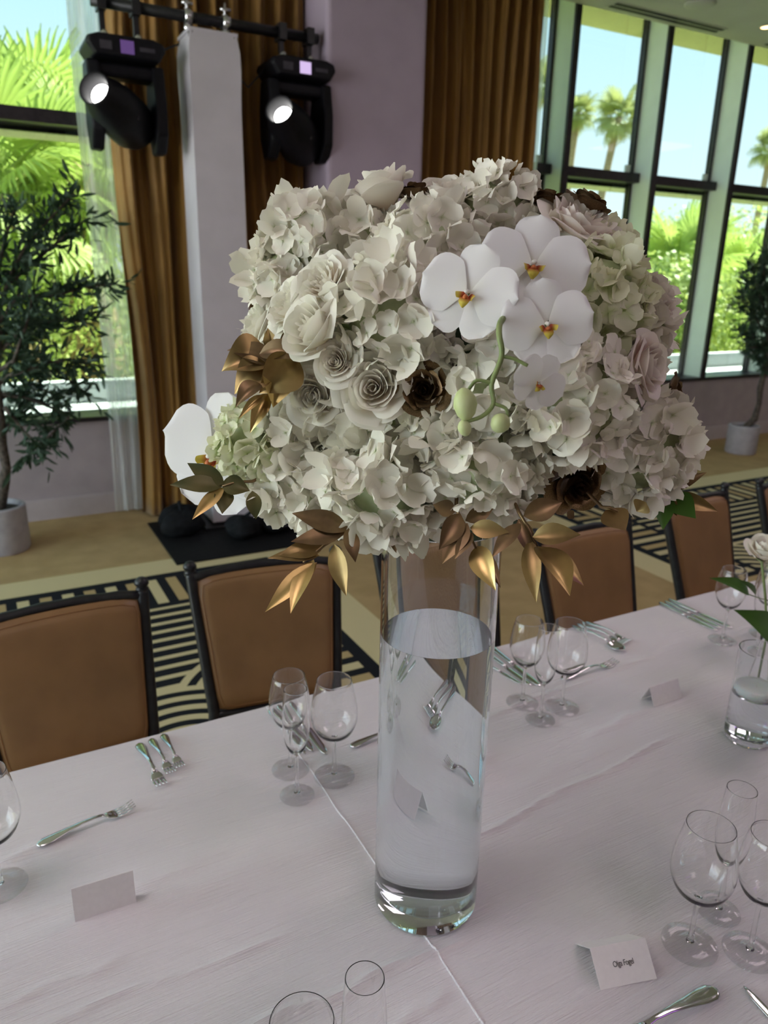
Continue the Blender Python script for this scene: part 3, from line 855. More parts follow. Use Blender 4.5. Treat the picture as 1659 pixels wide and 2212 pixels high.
# ------------------------------------------------------------------ chairs
def make_chair():
    t = thing('dining_chair', 'tan leather dining chair', 'chair')
    # local: backrest at y=0 (top leans to +y), seat towards -y
    tw, bw = .205, .175
    def bp(x, z): return Vector((x, (z - .45)*.30, z))
    for sx in (-1, 1):
        p = MB().tube([(sx*.19, .01, 0), (sx*bw*1.03, 0, .45), tuple(bp(sx*(bw + .001), .51)), tuple(bp(sx*tw, .87)), tuple(bp(sx*(tw + .001), .885))], [.013, .017, .0165, .015, .014], 10).build('post', M['black'], t)
        c = bp(sx*(tw + .001), .885)
        b = MB().lathe([(0, .030), (.010, .028), (.0175, .019), (.0185, .012), (.012, .004), (.016, 0), (.016, -.006), (0, -.006)], 14)
        b.v = [q + c for q in b.v]
        b.build('finial', M['black'], p)
        MB().tube([(sx*.19, -.40, 0), (sx*.195, -.40, .44)], [.012, .016], 10).build('front_leg', M['black'], t)
        MB().tube([(sx*.192, -.395, .16), (sx*.19, .005, .16)], .008, 8).build('side_stretcher', M['black'], t)
    n = 14
    MB().tube([tuple(bp(tw*(-1 + 2*k/n), .868 + .012*(1 - (-1 + 2*k/n)**2)) + Vector((0, .012*(1 - (-1+2*k/n)**2), 0))) for k in range(n + 1)], [.0125 + (.002 if k % 3 == 0 else 0) for k in range(n + 1)], 10).build('top_rail', M['black'], t)
    MB().tube([tuple(bp(bw*(-1 + 2*k/n), .500)) for k in range(n + 1)], .012, 10).build('bottom_rail', M['black'], t)
    # padded back
    def outline(ins):
        pts = []; z0, z1 = .510 + ins, .866 - ins
        for k in range(56):
            a = 2*math.pi*k/56
            c, s = math.cos(a), math.sin(a)
            e = 16
            r = (abs(c)**e + abs(s)**e)**(-1/e)
            u, v = c*r, s*r
            z = (z0 + z1)/2 + v*(z1 - z0)/2
            q = (z - .51)/.35
            half = (bw*(1-q) + tw*q) - .0075 - ins
            zz = z + .010*(1 - u*u)*q
            pts.append(bp(u*half, zz) + Vector((0, -.004, 0)))
        return pts
    nrm = Vector((0, -1, .30)).normalized()
    MB().pillow(outline(0), nrm, .021, 8, 13).build('back_pad', M['leather'], t)
    MB().tube([p + nrm*.0165 for p in outline(.012)] + [outline(.012)[0] + nrm*.0165], .0012, 6, False).build('stitching', M['stitch'], t)
    # seat
    seat = []
    for k in range(40):
        a = 2*math.pi*k/40; c, s = math.cos(a), math.sin(a); r = (abs(c)**6 + abs(s)**6)**(-1/6)
        seat.append(Vector((c*r*(.215 - .02*s*r), -.205 + s*r*.20, .455)))
    MB().pillow(seat, (0, 0, 1), .035, 5, 6).build('seat', M['leather'], t)
    MB().box((-.19, -.40, .415), (.19, -.01, .435)).build('seat_frame', M['black'], t, False)
    MB().tube([(-.19, -.40, .20), (.19, -.40, .20)], .008, 8).build('front_stretcher', M['black'], t)
    return t
ch0 = make_chair()
CH = [(.105, 1.70, .08, 'leftmost tan leather chair, cut off by the picture edge'),
      (.625, 1.745, -.13, 'tan leather chair under the white totem and gold leaves'),
      (1.185, 1.72, -.06, 'tan leather chair behind the tall glass vase'),
      (1.69, 1.60, .04, 'tan leather chair right of the vase under the gold leaves'),
      (2.345, 1.69, .17, 'tan leather chair beside the single white rose'),
      (2.93, 1.72, .05, 'chair at the right picture edge showing only a black post')]
for i, (x, y, rz, lab) in enumerate(CH):
    c = ch0 if i == 0 else copy_tree(ch0)
    c.matrix_world = Matrix.Translation((x, y, 0)) @ Matrix.Rotation(rz, 4, 'Z')
    tag(c, lab, 'chair', 'chairs along the far side of the table')

# ------------------------------------------------------------------ table and cloths
TY0, TY1, TX0, TX1 = .16, 1.388, -1.35, 4.4
t = thing('banquet_table', 'long banquet table hidden under white linen', 'table', (1.5, .77, 0)); W = t.matrix_world
MB().box((TX0 + .01, TY0 + .01, .715), (TX1 - .01, TY1 - .01, .744)).build('tabletop', M['wood'], t, False, world=W)
for lx in (TX0 + .25, 1.4, 1.65, TX1 - .25):
    for ly in (TY0 + .2, TY1 - .2):
        MB().tube([(lx, ly, 0), (lx, ly, .715)], .018, 10).build('leg', M['black'], t, world=W)
SEAM = .468
_rd = random.Random(9)
RIDGES = []          # (p0, p1, height, width)
for a, b_, h, w in (((1020, 1810), (1440, 1600), .0045, .006), ((-40, 2186), (250, 2078), .003, .006), ((10, 2240), (620, 2022), .0032, .006),
                    ((560, 2212), (990, 2035), .0052, .007), ((240, 1900), (790, 1765), .003, .03), ((60, 2040), (760, 1800), .004, .035),
                    ((1052, 1548), (1420, 1415), .0035, .008), ((1280, 1590), (1400, 1530), .004, .012), ((1130, 1690), (1330, 1610), .002, .02),
                    ((830, 2230), (960, 2150), .003, .008), ((640, 1690), (720, 1645), .002, .01), ((0, 1860), (150, 1800), .003, .01),
                    ((20, 1985), (420, 1880), .002, .012), ((1120, 2240), (1659, 1960), .002, .02), ((1060, 1960), (1330, 1850), .0018, .03)):
    RIDGES.append((atz(*a, TZ), atz(*b_, TZ), h*1.25, w*.85))
def cloth_z(x, y):
    z = .0006*math.sin(3.1*x + 17*y) + .0008*math.sin(21*y + 1.3*math.sin(2.2*x)) + .0005*math.sin(9*x + 5*y)
    for p, q, h, w in RIDGES:
        dx, dy = q.x - p.x, q.y - p.y; L2 = dx*dx + dy*dy
        s = ((x - p.x)*dx + (y - p.y)*dy)/L2
        if -.15 < s < 1.15:
            L = math.sqrt(L2); d = ((x - p.x)*dy - (y - p.y)*dx)/L
            e = (d + .004*math.sin(11*s + 40*h*100))/w
            if abs(e) < 3:
                env = min(1, max(0, (s + .15)/.25))*min(1, max(0, (1.15 - s)/.25))
                z += h*env*math.exp(-e*e)
    return z
OBST = []
def cloth(name, label, x0, x1, zoff, fine, drop_x0, drop_x1):
    xs = []; x = x0
    while x < x1 - 1e-6:
        xs.append(x); x += .0125 if fine[0] < x < fine[1] else .06
    xs.append(x1)
    ys = []; y = TY0
    n = 190
    ys = [TY0 + (TY1 - TY0)*k/n for k in range(n + 1)]
    b = MB(); v = []; idx = {}
    for j, y in enumerate(ys):
        for i, x in enumerate(xs):
            edge = min(1, (y - TY0)/.02, (TY1 - y)/.02)
            z = TZ - .0022 + zoff + max(-.0004, cloth_z(x, y))*max(0, edge)
            xx = x
            if name == 'over' and i == 0: xx = x + .002*math.sin(30*y)
            v.append((xx, y, z))
    nx = len(xs); f = []
    for j in range(len(ys)-1):
        for i in range(nx - 1):
            a = j*nx + i; f.append((a, a+1, a+nx+1, a+nx))
    # hanging sides, far and near
    for jj, sg in ((len(ys)-1, 1), (0, -1)):
        prev = [jj*nx + i for i in range(nx)]
        for k, zz in enumerate((.735, .715, .69, .66, .62, .58, .545)):
            row = []
            for i, x in enumerate(xs):
                am = .0 if k == 0 else .012*min(1, (.74 - zz)/.2)
                yy = ys[jj] + sg*(.004 + (.74 - zz)*.03 + am*(1 + math.sin(x*17 + 1.5*math.sin(x*5))))
                row.append(len(v)); v.append((x, yy, zz))
            for i in range(nx - 1):
                f.append((prev[i], prev[i+1], row[i+1], row[i]) if sg > 0 else (prev[i+1], prev[i], row[i], row[i+1]))
            prev = row
    o = mesh('tablecloth', v, f, M['cloth'])
    o = obj('tablecloth', o)
    m = o.modifiers.new('thickness', 'SOLIDIFY'); m.thickness = .0011; m.offset = 1
    m = o.modifiers.new('crisp_hem', 'EDGE_SPLIT'); m.split_angle = .6
    return o
o = cloth('under', '', TX0, SEAM + .30, .0, (-.25, .6), 1, 0)
tag(o, 'white linen tablecloth on the left half of the table', 'tablecloth', 'overlapping tablecloths')
o = cloth('over', '', SEAM, TX1, .0010, (.3, 2.6), 0, 1)
tag(o, 'white linen tablecloth on the right, its hem overlapping under the vase', 'tablecloth', 'overlapping tablecloths')
ys_ = [TY0 + .002 + (TY1 - TY0 - .004)*k/120 for k in range(121)]
MB().tube([(SEAM + .001 + .0012*math.sin(30*y_), y_, TZ - .0005 + max(0, cloth_z(SEAM, y_))) for y_ in ys_], .0017, 8).build('hem', M['cloth'], o)

# ================================================================== things on the table
# ------------------------------------------------------------------ drinking glasses
def glass_profile(kind):
    if kind == 'flute':
        H, fr, st, bowl = .222, .032, .088, [(.0035, .0), (.012, .008), (.019, .022), (.0235, .045), (.0245, .07), (.0232, .10), (.0205, .134)]
    elif kind == 'red':
        H, fr, st, bowl = .208, .039, .086, [(.004, .0), (.018, .004), (.032, .014), (.0415, .034), (.0435, .050), (.0415, .074), (.036, .104), (.0322, .122)]
    else:
        H, fr, st, bowl = .205, .0365, .092, [(.004, .0), (.014, .005), (.0265, .017), (.0355, .038), (.0382, .055), (.0368, .076), (.0330, .098), (.0295, .113)]
    return H, fr, st, bowl
def make_glass(kind):
    H, fr, st, bowl = glass_profile(kind)
    foot = [(0, .0), (fr*.6, .0003), (fr - .001, .0004), (fr, .0013), (fr - .001, .0022), (fr*.6, .0032), (fr*.3, .0050), (.0065, .0085), (.0042, .016)]
    stem = [(.0034, .03), (.0033, st*.6), (.0036, st - .006)]
    outer = [(r, st + z) for r, z in bowl]
    # smooth the bowl
    def smooth(p, n=3):
        q = []
        for i in range(len(p) - 1):
            p0, p1, p2, p3 = p[max(0, i-1)], p[i], p[i+1], p[min(len(p)-1, i+2)]
            for k in range(n):
                t = k/n
                q.append(tuple(.5*((2*p1[d]) + (-p0[d]+p2[d])*t + (2*p0[d]-5*p1[d]+4*p2[d]-p3[d])*t*t + (-p0[d]+3*p1[d]-3*p2[d]+p3[d])*t**3) for d in (0, 1)))
        return q + [p[-1]]
    outer = smooth(outer)
    th = .0008
    inner = [(max(0, r - th*(1 if z > st + .03 else 1 + 1.2*(st + .03 - z)/.03)), z + (0 if z > st + .03 else .0035*(st + .03 - z)/.03)) for r, z in outer]
    inner = [q for q in inner if q[0] > .002]
    ro, zo = outer[-1]
    outer = outer[:-1] + [(ro + .0004, zo - .0030), (ro + .00015, zo - .0008), (ro, zo)]
    inner = inner[:-1] + [(ro - th + .0004, zo - .0030), (ro - th + .00015, zo - .0008), (ro - th, zo)]
    top = [(ro - th*.5, zo + .0003)]
    a = MB().lathe([(0, .0075), (.0058, .0075), (.0042, .016)] + stem + outer + top + inner[::-1] + [(0, inner[0][1] - .0006)], 48)
    b = MB().lathe(foot[:-1] + [(0, .0085)], 48)
    return a.me('bowl', M['glass']), b.me('foot', M['footglass'])
GM = {k: make_glass(k) for k in ('flute', 'red', 'white')}
GNAME = {'flute': 'champagne_flute', 'red': 'red_wine_glass', 'white': 'white_wine_glass'}
def goblet(kind, px, py, label, group, at=None):
    t = thing(GNAME[kind], label, 'glass', at or T(px, py), group=group)
    obj('bowl', GM[kind][0], t); obj('foot', GM[kind][1], t)
    return t
goblet('white', 628, 1662, 'white wine glass at the back left of the trio left of the vase', 'glasses left of the vase')
goblet('flute', 642, 1718, 'slender flute at the front of the trio left of the vase', 'glasses left of the vase')
goblet('red', 722, 1677, 'rounder wine glass nearest the left side of the vase', 'glasses left of the vase')
goblet('white', 1128, 1518, 'white wine glass nearest the right side of the vase', 'glasses right of the vase')
goblet('flute', 1167, 1555, 'slender flute at the front of the trio right of the vase', 'glasses right of the vase')
goblet('red', 1213, 1528, 'large round wine glass beside the blurred forks', 'glasses right of the vase')
goblet('red', 1489, 2040, 'large wine glass beside the printed name card', 'glasses at the right edge')
goblet('flute', 1551, 1968, 'slender flute behind the large wine glass at right', 'glasses at the right edge')
goblet('white', 1618, 2057, 'wine glass cut off by the right picture edge', 'glasses at the right edge')
goblet('red', 2, 1915, 'wine glass cut off by the left picture edge', 'glasses at the picture edges')
goblet('white', 1560, 1383, 'wine glass behind the floating candle', 'glasses at the far right')
goblet('flute', 1632, 1405, 'flute behind the bud vase at the far right', 'glasses at the far right')
goblet('red', 1650, 1370, 'wine glass farthest to the right behind green leaves', 'glasses at the far right')
# two at the lower edge: only rims show; they stand below the frame
def under_rim(kind, px, py, rim_z, label):
    H = glass_profile(kind)[0]
    p = atz(px, py, TZ + .0018 + rim_z)
    goblet(kind, 0, 0, label, 'glasses at the lower edge', (p.x, p.y, TZ + .0018))
under_rim('flute', 788, 2112, .222, 'flute rising into view at the lower edge before the vase')
under_rim('red', 652, 2205, .208, 'wine glass whose rim shows at the lower edge')

# ------------------------------------------------------------------ cutlery
def strip(stations, thick, n=10):
    """stations: (s, halfwidth, z); a rounded metal bar along +X"""
    b = MB(); v = []; f = []
    for s, w, z in stations:
        for k in range(n):
            a = 2*math.pi*k/n
            c, sn = math.cos(a), math.sin(a)
            v.append((s, w*(abs(c)**.7)*(1 if c > 0 else -1), z + thick*(abs(sn)**.8)*(1 if sn > 0 else -1) + thick))
    m = len(stations)
    for i in range(m - 1):
        for k in range(n):
            k2 = (k + 1) % n
            f.append((i*n + k2, i*n + k, (i+1)*n + k, (i+1)*n + k2))
    f.append(tuple(range(n))); f.append(tuple((m-1)*n + k for k in range(n-1, -1, -1)))
    return b.add(v, f)
def make_fork(L):
    k = L/.20
    hs = [(0, .002, .001), (.004, .007, .0012), (.012, .0098, .002), (.03, .0095, .004), (.06, .0062, .0085), (.09, .0038, .012), (.115, .0030, .0125), (.13, .0034, .0105), (.138, .0055, .0075)]
    hd = [(.136, .005, .0078), (.146, .0095, .004), (.155, .0118, .0020), (.162, .0122, .0014)]
    a = strip([(s*k, w*k*1.28, z*k) for s, w, z in hs], .0014).me('handle', M['steel'])
    h = strip([(s*k, w*k*1.28, z*k) for s, w, z in hd], .0011).me('head', M['steel'])
    ts = []
    for j in range(4):
        y = (-1.5 + j)*.0063
        tn = strip([(s*k, w*k*1.28, z*k) for s, w, z in ((.160, .0021, .0014), (.172, .0019, .0018), (.186, .0016, .005), (.200, .0008, .011))], .0009)
        tn.v = [p + Vector((0, y*k*1.28, 0)) for p in tn.v]
        ts.append(tn.me('tine', M['steel']))
    return a, h, ts
def make_knife(L):
    k = L/.235
    a = strip([(s*k, w*k, z*k) for s, w, z in ((0, .003, .001), (.005, .0075, .001), (.02, .0095, .001), (.06, .0075, .001), (.10, .0060, .001), (.112, .0065, .001))], .0030*k).me('handle', M['steel'])
    b = strip([(s*k, w*k, z*k) for s, w, z in ((.110, .0055, .0015), (.125, .0095, .001), (.16, .0105, .001), (.20, .0098, .001), (.222, .007, .001), (.235, .001, .001))], .0009).me('blade', M['steel'])
    return a, b, []
def make_spoon(L):
    k = L/.20
    hs = [(0, .002, .001), (.004, .007, .0012), (.012, .0098, .002), (.03, .0095, .004), (.06, .0062, .0085), (.09, .0038, .012), (.125, .0030, .0125), (.142, .0040, .009)]
    a = strip([(s*k, w*k*1.2, z*k) for s, w, z in hs], .0014).me('handle', M['steel'])
    b = MB()
    def fn(u, w):
        ang = math.pi*u; r = w
        x = .168 + r*.030*math.cos(ang); y = r*.0185*math.sin(ang)*(1 + .1*math.cos(ang))
        z = .0012 + .0085*r*r
        return Vector((x*k, y*k*1.15, z*k))
    b.patch(fn, 28, 6)
    h = b.me('bowl', M['steel'])
    return a, h, []
CUT = {'fork': make_fork, 'knife': make_knife, 'spoon': make_spoon}
SETTING = Vector((-.563, 0, 0))               # one place setting to the left
def cutlery(kind, p0, p1, label, group=None, L=None, off=Vector()):
    """p0: handle end pixel, p1: tip pixel (on the table)"""
    a, b = T(*p0) + off, T(*p1) + off
    d = b - a; ang = math.atan2(d.y, d.x)
    ln = L or d.length
    t = thing(kind, label, kind, a, ang, group)
    h, hd, ts = CUT[kind](ln)
    obj('handle', h, t); q = obj(hd.name.split('.')[0], hd, t)
    if kind == 'spoon':
        m = q.modifiers.new('thickness', 'SOLIDIFY'); m.thickness = .0012
    for m_ in ts: obj('tine', m_, t)
    return t
g = 'forks at the left place setting'
cutlery('fork', (300, 1608), (352, 1704), 'nearest of three forks at the left chair, closest to the viewer', g)
cutlery('fork', (326, 1598), (372, 1676), 'middle one of three forks by the left chair', g)
cutlery('fork', (352, 1588), (392, 1663), 'farthest right of three forks by the left chair', g)
cutlery('fork', (80, 1828), (290, 1744), 'single dessert fork above the blank card at left')
g = 'knives left of the vase'
cutlery('knife', (582, 1536), (660, 1630), 'leftmost knife seen through the glasses left of the vase', g)
cutlery('knife', (598, 1528), (677, 1625), 'middle knife seen through the glasses left of the vase', g)
cutlery('knife', (624, 1520), (706, 1632), 'rightmost knife beside the glasses left of the vase', g)
cutlery('fork', (757, 1614), (893, 1570), 'dessert fork half hidden behind the left side of the vase')
g = 'forks behind the vase'
cutlery('spoon', (1236, 1352), (1348, 1411), 'spoon behind the vase, seen through the water', g, off=SETTING)
cutlery('fork', (1248, 1348), (1352, 1396), 'nearer fork behind the vase, seen through the water', g, off=SETTING)
cutlery('fork', (1264, 1344), (1362, 1390), 'farther fork behind the vase, seen through the water', g, off=SETTING)
g = 'knives right of the vase'
cutlery('knife', (1040, 1428), (1128, 1480), 'nearest knife right of the vase', g)
cutlery('knife', (1045, 1408), (1148, 1482), 'middle knife right of the vase', g)
cutlery('knife', (1056, 1396), (1168, 1484), 'farthest knife right of the vase', g)
g = 'forks and spoon at the blurred place setting'
cutlery('spoon', (1236, 1352), (1348, 1411), 'spoon lying beside the blurred forks right of the vase', g)
cutlery('fork', (1248, 1348), (1352, 1396), 'nearer fork of the blurred pair right of the vase', g)
cutlery('fork', (1264, 1344), (1362, 1390), 'farther fork of the blurred pair right of the vase', g)
cutlery('fork', (1213, 1468), (1330, 1433), 'dessert fork behind the large round wine glass')
g = 'knives at the far right'
cutlery('knife', (1424, 1304), (1550, 1364), 'nearest knife at the far right by the candle', g)
cutlery('knife', (1436, 1301), (1558, 1358), 'middle knife at the far right by the candle', g)
cutlery('knife', (1444, 1297), (1582, 1358), 'farthest knife at the far right by the candle', g)
cutlery('fork', (1548, 2140), (1330, 2262), 'broad steel handle at the lower right corner', L=.20)
cutlery('knife', (1790, 2330), (1606, 2132), 'dark knife blade at the lower right corner')

# ------------------------------------------------------------------ place cards
def text_mesh(s, size, mat):
    cu = bpy.data.curves.new('lettering', 'FONT'); cu.body = s; cu.size = size; cu.align_x = 'CENTER'; cu.align_y = 'CENTER'
    cu.extrude = .00008; cu.space_character = .92
    ob = bpy.data.objects.new('lettering_source', cu); COL.objects.link(ob)
    dg = bpy.context.evaluated_depsgraph_get(); dg.update()
    me = bpy.data.meshes.new_from_object(ob.evaluated_get(dg))
    bpy.data.objects.remove(ob)
    me.materials.clear(); me.materials.append(mat)
    return me
def card(pl, pr, h, front_lean, label, text=None, off=Vector()):
    """folded tent card: bottom corners of the front leaf in pixels"""
    a, b = T(*pl) + off, T(*pr) + off
    back_ang = math.pi/2 - front_lean
    d = b - a; w = d.length; ang = math.atan2(d.y, d.x)
    t = thing('place_card', label, 'card', a, ang, 'place cards')
    th = .0005
    top = Vector((0, math.sin(front_lean)*h, math.cos(front_lean)*h))
    def leaf(p, q, nm):
        n = (q - p); nn = Vector((0, -n.z, n.y)).normalized()*th
        X = Vector((w, 0, 0))
        v = [p, p + X, q + X, q, p + nn, p + X + nn, q + X + nn, q + nn]
        return MB().add(v, [(0, 1, 2, 3), (7, 6, 5, 4), (4, 5, 1, 0), (5, 6, 2, 1), (6, 7, 3, 2), (7, 4, 0, 3)]).build(nm, M['card'], t, False)
    fl = leaf(Vector((0, 0, 0)), top, 'front_leaf')
    leaf(top, top + Vector((0, math.cos(back_ang)*h, -math.sin(back_ang)*h)), 'back_leaf')
    if text:
        me = text_mesh(text, .0080, M['ink'])
        u = top.normalized(); n = Vector((0, -u.z, u.y))
        Mx = Matrix(((1, u.x*1.25, n.x, w*.5), (0, u.y*1.25, n.y, top.y*.52 + n.y*.0009), (0, u.z*1.25, n.z, top.z*.52 + n.z*.0009), (0, 0, 0, 1)))
        obj('lettering', me, fl, M=Mx)
    return t
card((163, 1994), (295, 1951), .056, .14, 'blank white place card left of the vase')
card((1297, 2139), (1419, 2114), .049, .86, 'place card printed with a black name, lower right', 'Olga Fogel')
card((1412, 1528), (1473, 1508), .045, .44, 'small blank place card near the floating candle')
card((1412, 1528), (1473, 1508), .045, .40, 'place card seen bent through the water of the vase', off=SETTING)

# ------------------------------------------------------------------ tall vase with water
VA = T(918, 1935, TZ); VA.z = TZ + .0022
VR, VH, VTH, VB = .0785, .61, .0035, .028
t_v = thing('cylinder_vase', 'tall clear glass cylinder vase half filled with water', 'vase', VA)
prof = [(0, 0), (VR - .006, 0), (VR - .002, .0012), (VR, .005), (VR, VH - .001), (VR - .0015, VH + .0008), (VR - VTH, VH - .001), (VR - VTH, VB + .012), (VR - VTH - .004, VB + .004), (VR - VTH - .014, VB), (0, VB)]
o = MB().lathe(prof, 96).build('glass_body', M['vase'], t_v); autosmooth(o, .5)
WH = 1.204 - VA.z
e = .0006
o = MB().lathe([(0, VB - e), (VR - VTH - .014, VB - e), (VR - VTH - .004 + e*.7, VB + .004 - e*.7), (VR - VTH + e, VB + .012), (VR - VTH + e, WH), (0, WH)], 96).build('water', M['water'], t_v); autosmooth(o, .5)

# ------------------------------------------------------------------ floating candle holder and bud vase at the right
cp = T(1612, 1594, TZ); cp.z = TZ + .0022
t = thing('candle_cylinder', 'short glass cylinder with water at the right edge', 'candle holder', cp)
r, h = .0455, .205
o = MB().lathe([(0, 0), (r - .003, 0), (r, .004), (r, h), (r - .0012, h + .0006), (r - .0024, h), (r - .0024, .020), (r - .008, .014), (0, .014)], 64).build('glass_body', M['vase'], t); autosmooth(o, .5)
wl = .105
o = MB().lathe([(0, .0136), (r - .008, .0136), (r - .0022, .020), (r - .0020, wl), (0, wl)], 64).build('water', M['water'], t); autosmooth(o, .5)
tc = thing('floating_candle', 'white floating candle in the short glass cylinder', 'candle', (cp.x, cp.y, cp.z + wl - .006))
MB().lathe([(0, 0), (.030, .001), (.037, .006), (.0405, .014), (.0405, .022), (.038, .0245), (.028, .023), (0, .021)], 40).build('wax', M['wax'], tc)
MB().tube([(0, 0, .019), (.0005, 0, .026)], .0008, 6).build('wick', M['card'], tc)

# ================================================================== the bouquet
BC = atd(1000, 790, .93)                      # heart of the bouquet
RA, RC = .212, .168                           # ellipsoid on which flower bases sit
def on_shell(px, py, k=1.0):
    """first hit of a pixel ray on the bouquet shell (or its nearest approach): point, outward normal"""
    d = ray(px, py).normalized(); o = CAM - BC
    S = Vector((1/(RA*k), 1/(RA*k), 1/(RC*k)))
    D = Vector((d.x*S.x, d.y*S.y, d.z*S.z)); O = Vector((o.x*S.x, o.y*S.y, o.z*S.z))
    A, B, C_ = D.dot(D), D.dot(O), O.dot(O) - 1
    disc = B*B - A*C_
    t_ = (-B - math.sqrt(disc))/A if disc > 0 else -B/A
    p = CAM + d*t_
    q = p - BC
    n = Vector((q.x*S.x*S.x, q.y*S.y*S.y, q.z*S.z*S.z)).normalized()
    return p, n
def depth_of(p): return (p - CAM).dot(FWD)
def frame(p, n, spin=0, sc=1, up=None):
    z = n.normalized(); x = (up or Vector((0, 0, 1)))
    y = (x - z*x.dot(z))
    y = y.normalized() if y.length > .05 else z.orthogonal().normalized()
    x = y.cross(z)
    q = Quaternion(z, spin); x = q @ x; y = q @ y
    return Matrix(((x.x*sc, y.x*sc, z.x*sc, p.x), (x.y*sc, y.y*sc, z.y*sc, p.y), (x.z*sc, y.z*sc, z.z*sc, p.z), (0, 0, 0, 1)))
def cam_dir(p): return (CAM - p).normalized()
def add_stem(t, p, r=.0028, mat='stem', n0=None):
    """stem of a flower from its base p into the foam"""
    Wm = t.matrix_world
    q = BC + (p - BC)*.45
    q.z = min(q.z, BC.z + .06)
    MB().tube([p + (n0 or Vector())*.002, p.lerp(q, .5), q], r, 7).build('stem', M[mat], t, world=Wm)

# tray and foam that carry the stems
tz = VA.z + VH
t = thing('floral_tray', 'low dish with dark foam on the vase mouth, hidden under flowers', 'tray', (VA.x, VA.y, tz + .0012))
MB().lathe([(0, 0), (.082, 0), (.098, .012), (.102, .045), (.099, .045), (.094, .014), (0, .004)], 40).build('dish', M['foam'], t)
b = MB().lathe([(0, 0), (.09, .004), (.145, .04), (.165, .09), (.165, .15), (.14, .22), (.09, .27), (0, .295)], 28)
b.v = [p + Vector(((BC.x - VA.x)*min(1, p.z/.1), (BC.y - VA.y)*min(1, p.z/.1), .006)) for p in b.v]
b.build('foam', M['foam'], t)

# ---- hydrangeas: every floret is a part
_fr = random.Random(77)
def floret_mesh(mat, rng, cup):
    b = MB()
    a0 = rng.uniform(0, 1)
    for k in range(4):
        a = a0 + k*math.pi/2 + rng.uniform(-.18, .18)
        L = rng.uniform(.88, 1.08); wd = rng.uniform(.58, .76); cz = cup*rng.uniform(.2, 1.8); ph = rng.uniform(0, 6.28)
        lift = .03*(k % 2) + rng.uniform(0, .03); fold = rng.uniform(.0, .5); tw = rng.uniform(-.7, .7)
        dx, dy = math.cos(a), math.sin(a)
        def fn(u, w):
            q = .02 + .98*w
            half = wd*math.sqrt(max(0, 1 - ((q - .56)/.56)**2)) if q < .56 else wd*max(0, 1 - ((q - .56)/.46)**2.6)**.5
            half *= (.35 + .65*min(1, q/.35))
            x = L*q; y = u*half
            z = lift + cz*q*q + fold*(abs(u)**1.6)*q*.6 + .05*math.sin(3.2*u + ph + 4*q)*q + tw*u*q*.25 - .12*max(0, q - .75)**2*8*.3
            return Vector((dx*x - dy*y, dy*x + dx*y, z))
        b.patch(fn, 6, 6)
    b.lathe([(.0, .10), (.06, .07), (.05, 0)], 6)
    return b.me('floret', mat)
FL = {m: [floret_mesh(M[m], _fr, c) for c in (.1, .3, .55, .2, .7, .45, -.15, .35, .8, .25)] for m in ('hyd', 'hydgreen')}
def hydrangea(px, py, rpx, label, mat='hyd', rf=.0175, n=None, k=1.0, squash=.86, seed=0, cap=-.25, toward=.25, at=None, group=None):
    rng = random.Random(seed*31 + 7)
    p, nrm = at or on_shell(px, py, k)
    R = rpx*depth_of(p)/F_PX
    nrm = (nrm*(1 - toward) + cam_dir(p)*toward).normalized()
    c = p - nrm*R*.10
    HM = frame(c, nrm, rng.uniform(0, 6))
    t = thing('hydrangea', label, 'hydrangea', M=HM, group=group)
    n = n or max(26, int(56*(R/.06)**2/(rf/.0175)**2))
    MB().lathe([(0, -R*.75), (R*.45, -R*.5), (R*.72, -.05*R), (R*.70, R*.25), (R*.45, R*.52), (0, R*.62)], 16).build('pedicels', M['hydstem'], t)
    ga = 2.39996
    for i in range(n):
        z = 1 - (1 - cap)*((i + .5)/n)
        z += rng.uniform(-.04, .04); z = max(-1, min(1, z)); r = math.sqrt(1 - z*z); a = i*ga + rng.uniform(-.25, .25)
        d = Vector((r*math.cos(a), r*math.sin(a), z))
        q = rng.uniform(.80, 1.0)
        pos = Vector((d.x*R*q, d.y*R*q, d.z*R*q*squash))
        nd = (d + Vector((rng.gauss(0, .48), rng.gauss(0, .48), rng.gauss(0, .48)))).normalized()
        wp = HM @ pos                          # no floret grows into the glass of the vase
        rad = math.hypot(wp.x - VA.x, wp.y - VA.y)
        if wp.z < VA.z + VH + .02 and rad < VR + rf*1.1:
            wp = Vector((VA.x + (wp.x - VA.x)/rad*(VR + rf*1.1), VA.y + (wp.y - VA.y)/rad*(VR + rf*1.1), wp.z)); pos = HM.inverted() @ wp
        o = obj('floret', rng.choice(FL[mat]), t, M=frame(pos, nd, rng.uniform(0, 6.28), rf*rng.uniform(.72, 1.22)))
    add_stem(t, c - nrm*R*.5, .004)
    return t
hydrangea(655, 505, 92, 'white hydrangea at the upper left shoulder of the bouquet', seed=1)
hydrangea(778, 505, 88, 'white hydrangea under the top left rose', seed=2)
hydrangea(915, 525, 105, 'white hydrangea left of the two large orchids', seed=3)
hydrangea(1068, 440, 92, 'ruffled white hydrangea right of the topmost rose', seed=4, rf=.0145)
hydrangea(605, 588, 72, 'small white hydrangea above the left garden roses', seed=5)
hydrangea(842, 672, 132, 'big white hydrangea in the centre above the large open rose', seed=6, rf=.018)
hydrangea(660, 1042, 120, 'white hydrangea at the lower left of the bouquet', seed=7)
hydrangea(826, 1062, 138, 'white hydrangea hanging lowest over the vase rim', seed=8, rf=.018, k=1.12)
hydrangea(1038, 1015, 132, 'white hydrangea below the green orchid buds', seed=9, rf=.0165)
hydrangea(1060, 830, 105, 'white hydrangea behind the green orchid stem', seed=10, k=.93)
hydrangea(1240, 870, 138, 'full white hydrangea right of the smallest orchid', seed=11, rf=.0165)
